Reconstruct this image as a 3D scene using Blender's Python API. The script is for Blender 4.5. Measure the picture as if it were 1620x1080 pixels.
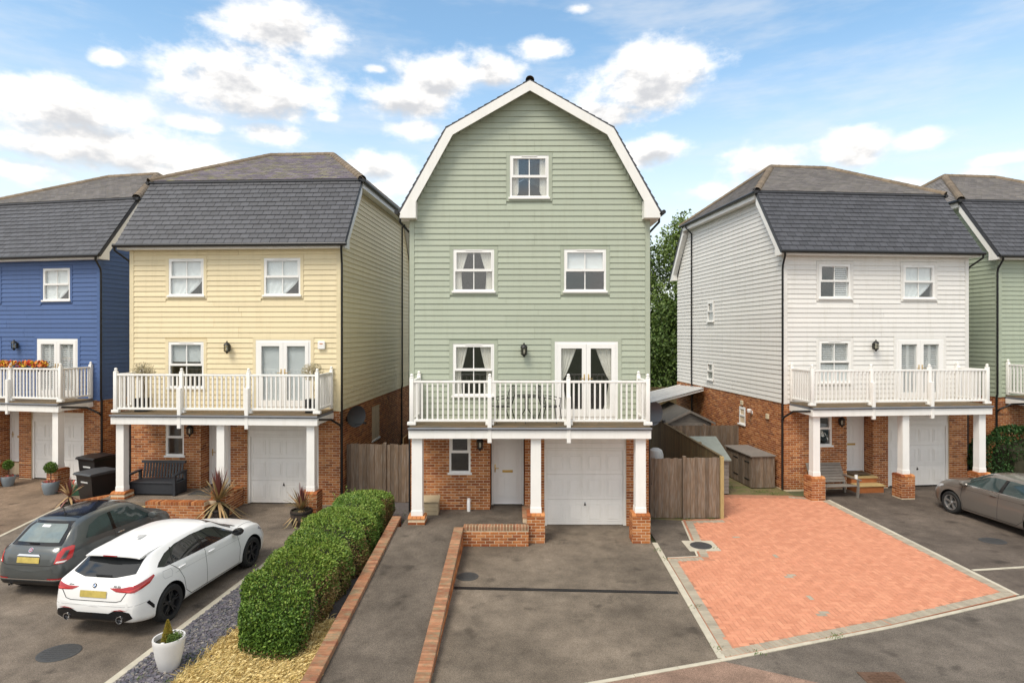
import bpy, bmesh, math, random
import numpy as np
from mathutils import Matrix, Vector
from mathutils.bvhtree import BVHTree

for _o in list(bpy.data.objects):
    bpy.data.objects.remove(_o)
SC = bpy.context.scene
COL = SC.collection
R = math.radians
rng = np.random.default_rng(7)
random.seed(7)

# ------------------------------------------------------------ camera
CAM_POS = Vector((0, 0, 5.373))
cam = bpy.data.cameras.new('camera')
cam.sensor_width = 36.0
cam.lens = 21.31
cam.shift_y = -0.00802
cam.clip_start = 0.1
cam.clip_end = 3000
camo = bpy.data.objects.new('camera', cam)
camo.location = CAM_POS
camo.rotation_euler = (R(90), 0, 0)
COL.objects.link(camo)
SC.camera = camo

# ------------------------------------------------------------ light
SUN_EL, SUN_AZ = R(55), R(-142)      # azimuth clockwise from +Y: behind and left of the viewer
sd = Vector((math.sin(SUN_AZ) * math.cos(SUN_EL), math.cos(SUN_AZ) * math.cos(SUN_EL), math.sin(SUN_EL)))
sun = bpy.data.lights.new('sun', 'SUN')
sun.energy = 1.5
sun.angle = R(24)
sun.color = (1.0, 0.92, 0.80)
suno = bpy.data.objects.new('sun', sun)
suno.rotation_euler = (-sd).to_track_quat('-Z', 'Y').to_euler()
suno.location = sd * 60
COL.objects.link(suno)
SC.view_settings.view_transform = 'Standard'
SC.view_settings.look = 'None'
SC.view_settings.exposure = 1.04
SC.view_settings.gamma = 1.0
SC.view_settings.use_curve_mapping = False


def make_world():
    w = bpy.data.worlds.new('World')
    SC.world = w
    w.use_nodes = True
    w.cycles.sampling_method = 'MANUAL'
    w.cycles.sample_map_resolution = 256
    nt = w.node_tree
    nt.nodes.clear()
    N = nt.nodes.new
    L = nt.links.new

    def inp(s, v):
        if isinstance(v, bpy.types.NodeSocket):
            L(v, s)
        else:
            s.default_value = v

    def ma(op, a, b=0.0, c=0.0, clamp=False):
        n = N('ShaderNodeMath')
        n.operation = op
        n.use_clamp = clamp
        for s, v in zip(n.inputs, (a, b, c)):
            inp(s, v)
        return n.outputs[0]

    def vm(op, a, b=(0, 0, 0)):
        n = N('ShaderNodeVectorMath')
        n.operation = op
        inp(n.inputs[0], a)
        if op != 'LENGTH':
            inp(n.inputs[1], b)
        return n.outputs['Value'] if op == 'LENGTH' else n.outputs[0]

    def noise(vec, scale, detail, rough=0.55):
        n = N('ShaderNodeTexNoise')
        n.inputs['Scale'].default_value = scale
        n.inputs['Detail'].default_value = detail
        n.inputs['Roughness'].default_value = rough
        L(vec, n.inputs['Vector'])
        return n.outputs[0]

    def ramp(v, a, b, ca=0.0, cb=1.0):
        n = N('ShaderNodeMapRange')
        n.interpolation_type = 'SMOOTHSTEP'
        inp(n.inputs[0], v)
        for i, x in enumerate((a, b, ca, cb)):
            n.inputs[i + 1].default_value = x
        return n.outputs[0]

    sky = N('ShaderNodeTexSky')
    sky.sky_type = 'NISHITA'
    sky.sun_disc = False
    sky.sun_elevation = SUN_EL
    sky.sun_rotation = SUN_AZ
    sky.air_density = 1.0
    sky.dust_density = 0.6
    sky.ozone_density = 2.0
    tc = N('ShaderNodeTexCoord').outputs['Generated']
    sep = N('ShaderNodeSeparateXYZ')
    L(tc, sep.inputs[0])
    X, Y, Z = sep.outputs
    az = ma('ARCTAN2', X, Y)
    el = ma('ARCSINE', Z)
    cmb = N('ShaderNodeCombineXYZ')
    L(az, cmb.inputs[0])
    L(el, cmb.inputs[1])
    P = cmb.outputs[0]
    # billow distortion
    n1 = noise(vm('MULTIPLY', P, (1.0, 1.7, 1)), 9.0, 6, 0.6)
    n2 = noise(vm('ADD', vm('MULTIPLY', P, (1.0, 2.2, 1)), (5.1, 2.3, 0)), 3.2, 4, 0.55)
    n4 = noise(vm('ADD', vm('MULTIPLY', P, (1.0, 1.7, 1)), (-0.010, 0.030, 0)), 9.0, 4, 0.55)
    # cumulus clouds: azimuth, elevation, half width, half height in degrees, weight
    clouds = [(-20.9, 25.2, 5.6, 1.9, 1), (-23.6, 20.7, 8.2, 2.9, 1.1), (-39.1, 17.2, 3.6, 1.4, .9), (-35.6, 16.9, 6, 2.2, .95),
              (-33.0, 14.2, 10.0, 2.6, .9), (-27.6, 17.0, 3, .8, .7), (-21.6, 16.8, 3.6, 1.2, .9), (-38.8, 11.9, 4.4, 1.0, .8),
              (-7.2, 22.8, 4.4, 2.2, 1.05), (-10.1, 20.6, 5.0, 1.7, 1), (-2.0, 23.2, 3.2, 1.5, .9), (2.9, 25.1, 3.0, 1.0, .85),
              (12.6, 22.5, 6.4, 3.1, 1.1), (8.8, 19.4, 4.4, 1.6, .9), (-9.2, 18.2, 2.9, 1.2, 1), (13.0, 16.2, 3.4, 1.5, .95),
              (-12.5, 15.0, 4.6, 1.6, .8), (29.3, 15.0, 3.1, 1.9, .95), (34.0, 14.7, 2.4, 1.1, .85), (22.5, 14.3, 5.2, 1.5, .6),
              (6.2, 28.0, 1.6, .5, .7), (-33.8, 20.6, 1.6, .7, .75), (-12.3, 23.0, 1.2, .4, .7), (-17.1, 18.8, 1.6, .5, .7),
              (38.8, 12.7, 2.2, .6, .7), (-16.5, 13.2, 9.0, 1.3, .55), (33.0, 11.5, 8.0, 1.2, .5), (-31, 11, 8, 1.2, .6), (-37, 13.6, 7, 1.5, .8), (-25, 13.0, 6, 1.2, .7), (17.5, 12.6, 6, 1.2, .6)]
    dens = None
    under = None
    for k_, (ca, ce, hw, hh, wt) in enumerate(clouds):
        s = (1 / R(hw), 1 / R(hh), 0)
        n = N('ShaderNodeVectorMath')
        n.operation = 'MULTIPLY_ADD'
        L(P, n.inputs[0])
        n.inputs[1].default_value = s
        n.inputs[2].default_value = (-R(ca) * s[0], -R(ce) * s[1], 0)
        f = ma('MULTIPLY_ADD', vm('LENGTH', n.outputs[0]), -wt, 1.24 * wt)
        dens = f if dens is None else ma('MAXIMUM', dens, f)
        if hh > 1.45:      # shaded bases of the larger clouds
            n = N('ShaderNodeVectorMath')
            n.operation = 'MULTIPLY_ADD'
            L(P, n.inputs[0])
            n.inputs[1].default_value = s
            n.inputs[2].default_value = (-R(ca) * s[0], -R(ce) * s[1] + .55, 0)
            f = ma('MULTIPLY_ADD', vm('LENGTH', n.outputs[0]), -wt, 1.10 * wt)
            under = f if under is None else ma('MAXIMUM', under, f)
    # out of view, denser cloud is added to give more neutral ambient light
    away = ramp(ma('ABSOLUTE', az), 0.76, 1.0)
    gen = ma('MULTIPLY', ma('SUBTRACT', n2, 0.38), 6.0)
    gen = ma('SUBTRACT', ma('MULTIPLY', gen, away), ma('MULTIPLY', ma('SUBTRACT', 1.0, away), 3.0))
    dens = ma('MAXIMUM', ma('MAXIMUM', dens, -1.5), gen)
    d = ma('ADD', dens, ma('MULTIPLY', ma('SUBTRACT', n1, 0.5), 2.4))
    mask = ramp(d, 0.08, 0.80)
    # thin high veil
    n3 = noise(vm('MULTIPLY', P, (1.0, 4.0, 1)), 3.0, 5, 0.62)
    veil = ma('MULTIPLY', ramp(n3, 0.42, 0.72), 0.42)
    low = ma('MULTIPLY', ramp(el, 0.02, 0.46, 1.0, 0.0), 0.88)
    # cloud colour: bright tops, grey bases
    gr = ramp(ma('ADD', under, ma('MULTIPLY', ma('SUBTRACT', n4, n1), 3.0)), 0.22, 1.05)
    cc = N('ShaderNodeMix')
    cc.data_type = 'RGBA'
    L(gr, cc.inputs[0])
    cc.inputs[6].default_value = (4.15, 4.0, 3.8, 1)
    cc.inputs[7].default_value = (2.3, 2.3, 2.35, 1)

    def mixc(f, a, b):
        n = N('ShaderNodeMix')
        n.data_type = 'RGBA'
        inp(n.inputs[0], f)
        inp(n.inputs[6], a)
        inp(n.inputs[7], b)
        return n.outputs[2]
    base = mixc(1.0, sky.outputs[0], sky.outputs[0])
    tint = N('ShaderNodeMix')
    tint.data_type = 'RGBA'
    tint.blend_type = 'MULTIPLY'
    tint.inputs[0].default_value = 1.0
    L(base, tint.inputs[6])
    tint.inputs[7].default_value = (0.80, 0.88, 0.80, 1)
    col = mixc(low, tint.outputs[2], (3.3, 3.32, 3.25, 1))
    col = mixc(veil, col, (3.2, 3.2, 3.2, 1))
    col = mixc(ma('MULTIPLY', mask, 0.95), col, cc.outputs[2])
    bg = N('ShaderNodeBackground')
    L(col, bg.inputs[0])
    bg.inputs[1].default_value = 0.15
    out = N('ShaderNodeOutputWorld')
    L(bg.outputs[0], out.inputs[0])


make_world()

# ------------------------------------------------------------ materials
MATS = {}


def mat(name, col, rough=0.6, var=0.08, ns=4.0, rnd=0.0, bump=0.0, bs=60.0, metal=0.0, coat=0.0, stretch=(1, 1, 1),
        ramp=None, spec=0.5, col2=None, streak=0.0):
    """Principled material: base colour with soft noise, per-piece variation and fine relief."""
    if name in MATS:
        return MATS[name]
    m = bpy.data.materials.new(name)
    m.use_nodes = True
    nt = m.node_tree
    b = nt.nodes['Principled BSDF']
    N = nt.nodes.new
    L = nt.links.new
    tc = N('ShaderNodeTexCoord')
    oi = N('ShaderNodeObjectInfo')
    ge = N('ShaderNodeNewGeometry')
    ad = N('ShaderNodeMath')
    L(oi.outputs['Random'], ad.inputs[0])
    L(ge.outputs['Random Per Island'], ad.inputs[1])
    fr = N('ShaderNodeMath')
    fr.operation = 'FRACT'
    L(ad.outputs[0], fr.inputs[0])
    sc = N('ShaderNodeMath')
    sc.operation = 'MULTIPLY'
    L(fr.outputs[0], sc.inputs[0])
    sc.inputs[1].default_value = 37.0 if (rnd or ramp) else 0.0
    mp = N('ShaderNodeVectorMath')
    mp.operation = 'MULTIPLY_ADD'
    L(tc.outputs['Object'], mp.inputs[0])
    mp.inputs[1].default_value = stretch
    L(sc.outputs[0], mp.inputs[2])
    nz = N('ShaderNodeTexNoise')
    nz.inputs['Scale'].default_value = ns
    nz.inputs['Detail'].default_value = 6
    nz.inputs['Roughness'].default_value = 0.6
    L(mp.outputs[0], nz.inputs['Vector'])
    if ramp:
        cr = N('ShaderNodeValToRGB')
        L(fr.outputs[0], cr.inputs[0])
        els = cr.color_ramp.elements
        for i, c in enumerate(ramp):
            p = i / (len(ramp) - 1)
            e = els[0] if i == 0 else (els[len(els) - 1] if i == len(ramp) - 1 else els.new(p))
            e.position = p
            e.color = (*c, 1)
        base = cr.outputs[0]
    else:
        rgb = N('ShaderNodeRGB')
        rgb.outputs[0].default_value = (*col, 1)
        base = rgb.outputs[0]
    mr = N('ShaderNodeMapRange')
    L(nz.outputs[0], mr.inputs[0])
    mr.inputs[1].default_value = 0.25
    mr.inputs[2].default_value = 0.75
    mr.inputs[3].default_value = 1 - var
    mr.inputs[4].default_value = 1 + var
    rv = N('ShaderNodeMapRange')
    L(fr.outputs[0], rv.inputs[0])
    rv.inputs[3].default_value = 1 - rnd
    rv.inputs[4].default_value = 1 + rnd
    mu = N('ShaderNodeMath')
    mu.operation = 'MULTIPLY'
    L(mr.outputs[0], mu.inputs[0])
    L(rv.outputs[0], mu.inputs[1])
    if col2:
        mx2 = N('ShaderNodeMix')
        mx2.data_type = 'RGBA'
        n2 = N('ShaderNodeTexNoise')
        n2.inputs['Scale'].default_value = ns * 0.6
        n2.inputs['Detail'].default_value = 8
        L(mp.outputs[0], n2.inputs['Vector'])
        r2 = N('ShaderNodeMapRange')
        L(n2.outputs[0], r2.inputs[0])
        r2.inputs[1].default_value = 0.45
        r2.inputs[2].default_value = 0.68
        L(r2.outputs[0], mx2.inputs[0])
        L(base, mx2.inputs[6])
        mx2.inputs[7].default_value = (*col2, 1)
        base = mx2.outputs[2]
    if streak:
        # run-off streaks and grime, laid down in place
        pm = N('ShaderNodeVectorMath')
        pm.operation = 'MULTIPLY'
        L(ge.outputs['Position'], pm.inputs[0])
        pm.inputs[1].default_value = (5.0, 5.0, .45)
        sn = N('ShaderNodeTexNoise')
        sn.inputs['Scale'].default_value = 1.3
        sn.inputs['Detail'].default_value = 7
        sn.inputs['Roughness'].default_value = .65
        L(pm.outputs[0], sn.inputs['Vector'])
        sr = N('ShaderNodeMapRange')
        L(sn.outputs[0], sr.inputs[0])
        sr.inputs[1].default_value = .50
        sr.inputs[2].default_value = .74
        sr.inputs[3].default_value = 0
        sr.inputs[4].default_value = streak
        sx = N('ShaderNodeMix')
        sx.data_type = 'RGBA'
        sx.blend_type = 'MULTIPLY'
        L(sr.outputs[0], sx.inputs[0])
        L(base, sx.inputs[6])
        sx.inputs[7].default_value = (.50, .47, .36, 1)
        base = sx.outputs[2]
    mx = N('ShaderNodeVectorMath')
    mx.operation = 'SCALE'
    L(base, mx.inputs[0])
    L(mu.outputs[0], mx.inputs['Scale'])
    L(mx.outputs[0], b.inputs['Base Color'])
    b.inputs['Roughness'].default_value = rough
    b.inputs['Metallic'].default_value = metal
    b.inputs['Specular IOR Level'].default_value = spec
    if coat:
        b.inputs['Coat Weight'].default_value = coat
        b.inputs['Coat Roughness'].default_value = 0.04
    if bump:
        bn = N('ShaderNodeTexNoise')
        bn.inputs['Scale'].default_value = bs
        bn.inputs['Detail'].default_value = 4
        L(mp.outputs[0], bn.inputs['Vector'])
        bp = N('ShaderNodeBump')
        bp.inputs['Strength'].default_value = bump
        bp.inputs['Distance'].default_value = 0.01
        L(bn.outputs[0], bp.inputs['Height'])
        L(bp.outputs[0], b.inputs['Normal'])
    MATS[name] = m
    return m


def tarmac(name, col, dark=0.58, speck=0.45):
    m = bpy.data.materials.new(name)
    m.use_nodes = True
    nt = m.node_tree
    b = nt.nodes['Principled BSDF']
    N = nt.nodes.new
    L = nt.links.new
    tc = N('ShaderNodeTexCoord').outputs['Object']

    def noise(s, d, r=0.6):
        n = N('ShaderNodeTexNoise')
        n.inputs['Scale'].default_value = s
        n.inputs['Detail'].default_value = d
        n.inputs['Roughness'].default_value = r
        L(tc, n.inputs['Vector'])
        return n.outputs[0]

    def mrange(v, a, b_, c, d):
        n = N('ShaderNodeMapRange')
        L(v, n.inputs[0])
        for i, x in enumerate((a, b_, c, d)):
            n.inputs[i + 1].default_value = x
        return n.outputs[0]

    def mul(a, b_):
        n = N('ShaderNodeMath')
        n.operation = 'MULTIPLY'
        L(a, n.inputs[0])
        L(b_, n.inputs[1])
        return n.outputs[0]
    big = mrange(noise(0.55, 8), 0.3, 0.7, dark, 1.22)
    mid = mrange(noise(2.6, 8), 0.3, 0.7, 0.76, 1.2)
    spot = mrange(noise(1.7, 3, 0.45), 0.62, 0.72, 1.0, 0.55)
    vo = N('ShaderNodeTexVoronoi')
    vo.inputs['Scale'].default_value = 150
    L(tc, vo.inputs['Vector'])
    hv = N('ShaderNodeSeparateColor')
    L(vo.outputs['Color'], hv.inputs[0])
    st = mrange(hv.outputs[0], 0, 1, 1 - speck, 1 + speck)
    rgb = N('ShaderNodeRGB')
    rgb.outputs[0].default_value = (*col, 1)
    mx = N('ShaderNodeVectorMath')
    mx.operation = 'SCALE'
    L(rgb.outputs[0], mx.inputs[0])
    L(mul(mul(big, mid), mul(spot, st)), mx.inputs['Scale'])
    L(mx.outputs[0], b.inputs['Base Color'])
    b.inputs['Roughness'].default_value = 0.9
    b.inputs['Specular IOR Level'].default_value = 0.25
    bp = N('ShaderNodeBump')
    bp.inputs['Strength'].default_value = 0.5
    bp.inputs['Distance'].default_value = 0.008
    L(vo.outputs['Distance'], bp.inputs['Height'])
    L(bp.outputs[0], b.inputs['Normal'])
    return m


def glassmat(name, tint=(0.955, 0.97, 0.975), refl=0.05):
    m = bpy.data.materials.new(name)
    m.use_nodes = True
    nt = m.node_tree
    nt.nodes.clear()
    N = nt.nodes.new
    L = nt.links.new
    tr = N('ShaderNodeBsdfTransparent')
    tr.inputs[0].default_value = (*tint, 1)
    gl = N('ShaderNodeBsdfGlossy')
    gl.inputs['Roughness'].default_value = 0.02
    fr = N('ShaderNodeFresnel')
    # the same reflectance from both sides of a thin pane
    gg = N('ShaderNodeNewGeometry')
    io = N('ShaderNodeMapRange')
    L(gg.outputs['Backfacing'], io.inputs[0])
    io.inputs[3].default_value = 1.5
    io.inputs[4].default_value = 1 / 1.5
    L(io.outputs[0], fr.inputs[0])
    ad = N('ShaderNodeMath')
    ad.inputs[1].default_value = refl
    L(fr.outputs[0], ad.inputs[0])
    mx = N('ShaderNodeMixShader')
    L(ad.outputs[0], mx.inputs[0])
    L(tr.outputs[0], mx.inputs[1])
    L(gl.outputs[0], mx.inputs[2])
    o = N('ShaderNodeOutputMaterial')
    L(mx.outputs[0], o.inputs[0])
    MATS[name] = m
    return m


BRICK = [(.20, .062, .026), (.37, .13, .042), (.30, .092, .030), (.44, .165, .052), (.24, .07, .028), (.41, .15, .048), (.48, .215, .085), (.34, .115, .04)]
M_brick = mat('red_brick', (1, 1, 1), 0.85, 0.16, 9, streak=.35, rnd=0.10, ramp=BRICK, spec=0.25)
M_coping = mat('coping_brick', (1, 1, 1), 0.9, 0.2, 9, rnd=0.1, bump=0.4, bs=50, spec=0.2,
               ramp=[(.27, .125, .07), (.34, .17, .095), (.23, .10, .06), (.38, .20, .115), (.29, .13, .07)], col2=(.24, .18, .11))
M_mortar = mat('mortar', (.66, .53, .37), 0.95, 0.12, 6, streak=.5, bump=0.4, bs=120)
M_white = mat('white_paint', (.84, .825, .79), 0.45, 0.035, 2.5, streak=.14)
M_upvc = mat('white_upvc', (.85, .84, .815), 0.3, 0.02, 3)
M_black = mat('black_plastic', (.012, .012, .013), 0.4, 0.1, 8)
M_gutter = mat('black_gutter', (.014, .014, .015), 0.35, 0.1, 8)
M_iron = mat('black_iron', (.012, .012, .012), 0.5, 0.1, 8)
M_glass = glassmat('window_glass')
M_lampglass = glassmat('lamp_glass', (.85, .83, .75), 0.04)
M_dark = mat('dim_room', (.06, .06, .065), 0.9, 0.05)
M_curtain = mat('pale_curtain', (.80, .76, .68), 0.9, 0.08, 5)
M_blind = mat('white_blind', (.86, .88, .87), 0.7, 0.03)
M_shutter = mat('white_shutter', (.8, .79, .77), 0.5, 0.03)
M_brass = mat('brass', (.62, .42, .14), 0.3, 0.05, metal=1.0)
M_chrome = mat('chrome', (.8, .8, .82), 0.12, 0.02, metal=1.0)
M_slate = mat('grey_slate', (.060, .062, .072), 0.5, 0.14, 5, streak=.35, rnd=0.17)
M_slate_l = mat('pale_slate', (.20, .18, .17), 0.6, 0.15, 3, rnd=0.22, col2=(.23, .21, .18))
M_slate_y = mat('lichen_slate', (.21, .18, .21), 0.7, 0.2, 2.2, rnd=0.2, col2=(.27, .255, .14))
M_lead = mat('grey_lead', (.16, .165, .18), 0.5, 0.12, 3)
M_hip = mat('brown_ridge_tile', (.19, .145, .10), 0.9, 0.25, 8, rnd=0.2, bump=0.4, bs=40)
M_deck = mat('brown_decking', (.22, .15, .08), 0.8, 0.25, 5, rnd=0.2, stretch=(1, 8, 8), col2=(.13, .12, .09))
M_fence = mat('weathered_fence', (.17, .118, .078), 0.9, 0.30, 6, rnd=0.28, bump=0.4, bs=30, stretch=(6, 6, .7), col2=(.21, .17, .135))
M_fence2 = mat('brown_fence', (.16, .105, .05), 0.9, 0.25, 6, rnd=0.2, bump=0.4, bs=30, stretch=(6, 6, .7), col2=(.14, .12, .06))
M_post = mat('pale_post', (.40, .30, .13), 0.85, 0.2, 6, stretch=(6, 6, .8))
M_grey_wood = mat('silvered_wood', (.21, .185, .16), 0.9, 0.25, 6, rnd=0.15, stretch=(1, 7, 7), bump=0.3, bs=30)
M_felt = mat('green_grey_felt', (.25, .27, .24), 0.9, 0.12, 6, bump=0.3, bs=120)
M_felt_b = mat('brown_felt', (.13, .115, .095), 0.9, 0.2, 4, bump=0.3, bs=120)
M_conc = mat('concrete_kerb', (.47, .43, .34), 0.9, 0.16, 5, rnd=0.06, bump=0.3, bs=80)
M_stone = mat('buff_stone', (.52, .38, .17), 0.85, 0.15, 6, bump=0.25, bs=60)
M_paver = mat('orange_paver', (1, 1, 1), 0.9, 0.10, 6, streak=.25, rnd=0.035, bump=0.3, bs=60, spec=0.2,
              ramp=[(.545, .235, .142), (.575, .255, .155), (.515, .218, .13), (.60, .275, .168), (.555, .24, .147)])
M_paver_g = mat('grey_paver', (1, 1, 1), 0.9, 0.14, 6, rnd=0.08, bump=0.3, bs=60, spec=0.2,
                ramp=[(.33, .29, .225), (.38, .335, .26), (.29, .255, .20), (.36, .31, .24)])
M_sand = mat('joint_sand', (.40, .18, .105), 0.95, 0.3, 2.0)
M_moss = mat('mossy_paving', (.17, .13, .06), 0.95, 0.3, 5, col2=(.12, .13, .035), bump=0.4)
M_tar = tarmac('drive_tarmac', (.180, .147, .113))
M_tar_ramp = tarmac('path_tarmac', (.140, .116, .093))
M_tar_r = tarmac('right_drive_tarmac', (.128, .103, .084))
M_tar_l = tarmac('left_drive_tarmac', (.190, .155, .122))
M_tar_b = tarmac('far_left_tarmac', (.23, .165, .115))
M_road = tarmac('road_tarmac', (.142, .120, .099), 0.75)
M_pink = tarmac('pink_tarmac', (.25, .165, .122), 0.8)
M_ground = mat('rough_ground', (.07, .085, .035), 0.95, 0.3, 1.2, col2=(.10, .09, .05))
M_cover = mat('iron_cover', (.05, .05, .05), 0.6, 0.2, 20, bump=0.5, bs=60)
M_cover_b = mat('rusty_cover', (.11, .06, .035), 0.8, 0.3, 20, bump=0.5, bs=60)


def leafmat(name, cols, rough=0.55):
    return mat(name, (1, 1, 1), rough, 0.15, 2, rnd=0.15, ramp=cols, spec=0.35)


M_hedge = leafmat('hedge_leaf', [(.040, .090, .014), (.080, .155, .022), (.12, .21, .03), (.058, .125, .018), (.15, .235, .036), (.09, .17, .024)])
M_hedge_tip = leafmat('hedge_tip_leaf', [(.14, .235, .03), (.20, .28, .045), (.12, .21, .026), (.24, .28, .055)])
M_hedge_dry = leafmat('dry_leaf', [(.24, .15, .055), (.16, .095, .035), (.30, .21, .08), (.12, .11, .03)])
M_tree = leafmat('tree_leaf', [(.04, .08, .014), (.075, .125, .022), (.11, .16, .034), (.05, .10, .018)])
M_tree2 = leafmat('light_tree_leaf', [(.09, .15, .028), (.14, .21, .045), (.18, .24, .065), (.10, .165, .03)])
M_dkhedge = leafmat('dark_hedge_leaf', [(.014, .045, .010), (.025, .07, .014), (.04, .095, .02), (.018, .055, .012)])
M_core = mat('hedge_shade_wood', (.035, .032, .016), 0.95, 0.3, 8)
M_bark = mat('bark', (.09, .07, .05), 0.95, 0.25, 8, stretch=(4, 4, .6))
M_straw = leafmat('dry_grass', [(.66, .50, .20), (.74, .58, .27), (.56, .41, .15), (.80, .66, .34), (.42, .33, .11)], 0.8)
M_weed = leafmat('weed_leaf', [(.07, .13, .02), (.11, .17, .03), (.05, .09, .015)], 0.7)
M_chip = mat('slate_chippings', (1, 1, 1), 0.6, 0.15, 8, rnd=0.2,
             ramp=[(.07, .075, .085), (.12, .105, .135), (.17, .155, .17), (.06, .068, .08), (.14, .125, .15), (.10, .10, .10), (.26, .23, .20)])
M_chipbed = mat('chipping_bed', (.10, .09, .09), 0.95, 0.3, 14)
M_strawbed = mat('dry_turf', (.58, .44, .19), 0.95, 0.3, 4, col2=(.38, .28, .10))


# ------------------------------------------------------------ mesh helpers
def link(o, parent=None):
    COL.objects.link(o)
    if parent is not None:
        o.parent = parent
    return o


def mesh_np(name, V, F, m, smooth=False):
    V = np.asarray(V, dtype=np.float32)
    F = np.asarray(F, dtype=np.int32)
    me = bpy.data.meshes.new(name)
    k = F.shape[1]
    me.vertices.add(len(V))
    me.vertices.foreach_set('co', V.ravel())
    me.loops.add(F.size)
    me.loops.foreach_set('vertex_index', F.ravel())
    me.polygons.add(len(F))
    me.polygons.foreach_set('loop_start', np.arange(len(F), dtype=np.int32) * k)
    me.update(calc_edges=True)
    if smooth:
        me.shade_smooth()
    else:
        me.shade_flat()
    me.materials.append(m)
    return me


class MB:
    def __init__(s):
        s.v = []
        s.f = []
        s.mi = []
        s.cur = 0

    def add(s, vs, fs):
        n = len(s.v)
        s.v += [tuple(v) for v in vs]
        s.f += [tuple(i + n for i in f) for f in fs]
        s.mi += [s.cur] * len(fs)
        return s

    def box(s, x0, x1, y0, y1, z0, z1, bev=0.0):
        if bev:
            b = min(bev, (x1 - x0) * .45, (y1 - y0) * .45, (z1 - z0) * .45)
            bm = bmesh.new()
            bmesh.ops.create_cube(bm, size=1)
            for v in bm.verts:
                v.co = ((x0 + x1) / 2 + v.co.x * (x1 - x0), (y0 + y1) / 2 + v.co.y * (y1 - y0), (z0 + z1) / 2 + v.co.z * (z1 - z0))
            bmesh.ops.bevel(bm, geom=bm.edges[:], offset=b, segments=2, affect='EDGES', profile=0.5)
            bm.verts.index_update()
            s.add([v.co[:] for v in bm.verts], [[v.index for v in f.verts] for f in bm.faces])
            bm.free()
            return s
        return s.add([(x0, y0, z0), (x1, y0, z0), (x1, y1, z0), (x0, y1, z0), (x0, y0, z1), (x1, y0, z1), (x1, y1, z1), (x0, y1, z1)],
                     [(0, 3, 2, 1), (4, 5, 6, 7), (0, 1, 5, 4), (1, 2, 6, 5), (2, 3, 7, 6), (3, 0, 4, 7)])

    def prism(s, poly, a, b, axis='x'):
        """extrude a 2-D polygon between a and b along an axis; poly is (y,z) for x, (x,z) for y, (x,y) for z"""
        def pt(p, t):
            return {'x': (t, p[0], p[1]), 'y': (p[0], t, p[1]), 'z': (p[0], p[1], t)}[axis]
        n = len(poly)
        vs = [pt(p, a) for p in poly] + [pt(p, b) for p in poly]
        fs = [tuple(range(n))[::-1], tuple(range(n, 2 * n))] + [(i, (i + 1) % n, n + (i + 1) % n, n + i) for i in range(n)]
        return s.add(vs, fs)

    def tube(s, pts, r, n=8, cap=True):
        pts = [Vector(p) for p in pts]
        rs = r if isinstance(r, (list, tuple)) else [r] * len(pts)
        vs = []
        up = None
        for i, p in enumerate(pts):
            if i == 0:
                d = pts[1] - p
            elif i == len(pts) - 1:
                d = p - pts[-2]
            else:
                d = (pts[i + 1] - p).normalized() + (p - pts[i - 1]).normalized()
            d.normalize()
            if up is None:
                up = Vector((0, 0, 1)) if abs(d.z) < .9 else Vector((1, 0, 0))
            a = d.cross(up).normalized()
            b = a.cross(d).normalized()
            up = b
            for k in range(n):
                t = 2 * math.pi * k / n
                vs.append(p + (a * math.cos(t) + b * math.sin(t)) * rs[i])
        fs = []
        for i in range(len(pts) - 1):
            for k in range(n):
                fs.append((i * n + k, i * n + (k + 1) % n, (i + 1) * n + (k + 1) % n, (i + 1) * n + k))
        if cap:
            fs.append(tuple(range(n))[::-1])
            fs.append(tuple(range((len(pts) - 1) * n, len(pts) * n)))
        return s.add(vs, fs)

    def lathe(s, prof, n=20, c=(0, 0, 0), axis='z', cap=True):
        vs = []
        for (r, z) in prof:
            for k in range(n):
                t = 2 * math.pi * k / n
                a, b = r * math.cos(t), r * math.sin(t)
                p = {'z': (a, b, z), 'y': (a, z, b), 'x': (z, a, b)}[axis]
                vs.append((p[0] + c[0], p[1] + c[1], p[2] + c[2]))
        fs = []
        for i in range(len(prof) - 1):
            for k in range(n):
                fs.append((i * n + k, i * n + (k + 1) % n, (i + 1) * n + (k + 1) % n, (i + 1) * n + k))
        if cap:
            fs.append(tuple(range(n))[::-1])
            fs.append(tuple(range((len(prof) - 1) * n, len(prof) * n)))
        return s.add(vs, fs)

    def mesh(s, name, m, smooth=False, angle=None):
        me = bpy.data.meshes.new(name)
        me.from_pydata(s.v, [], s.f)
        ms = m if isinstance(m, (list, tuple)) else [m]
        for x in ms:
            me.materials.append(x)
        if len(ms) > 1:
            me.polygons.foreach_set('material_index', s.mi)
        if smooth:
            me.shade_smooth()
            me.set_sharp_from_angle(angle=R(angle or 40))
        else:
            me.shade_flat()
        me.update()
        return me

    def build(s, name, m, parent=None, smooth=False, loc=None, rz=None, angle=None):
        o = bpy.data.objects.new(name, s.mesh(name, m, smooth, angle))
        link(o, parent)
        if loc is not None:
            o.location = loc
        if rz is not None:
            o.rotation_euler = (0, 0, rz)
        return o


def empty(name, loc=(0, 0, 0), rz=0.0, label=None, cat=None, group=None):
    o = bpy.data.objects.new(name, None)
    o.empty_display_size = 0.3
    o.location = loc
    o.rotation_euler = (0, 0, rz)
    COL.objects.link(o)
    if label:
        tag(o, label, cat, group)
    return o


def tag(o, label=None, cat=None, group=None, kind=None):
    if label:
        o['label'] = label
    if cat:
        o['category'] = cat
    if group:
        o['group'] = group
    if kind:
        o['kind'] = kind
    return o


def struct(o):
    o['kind'] = 'structure'
    return o


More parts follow.
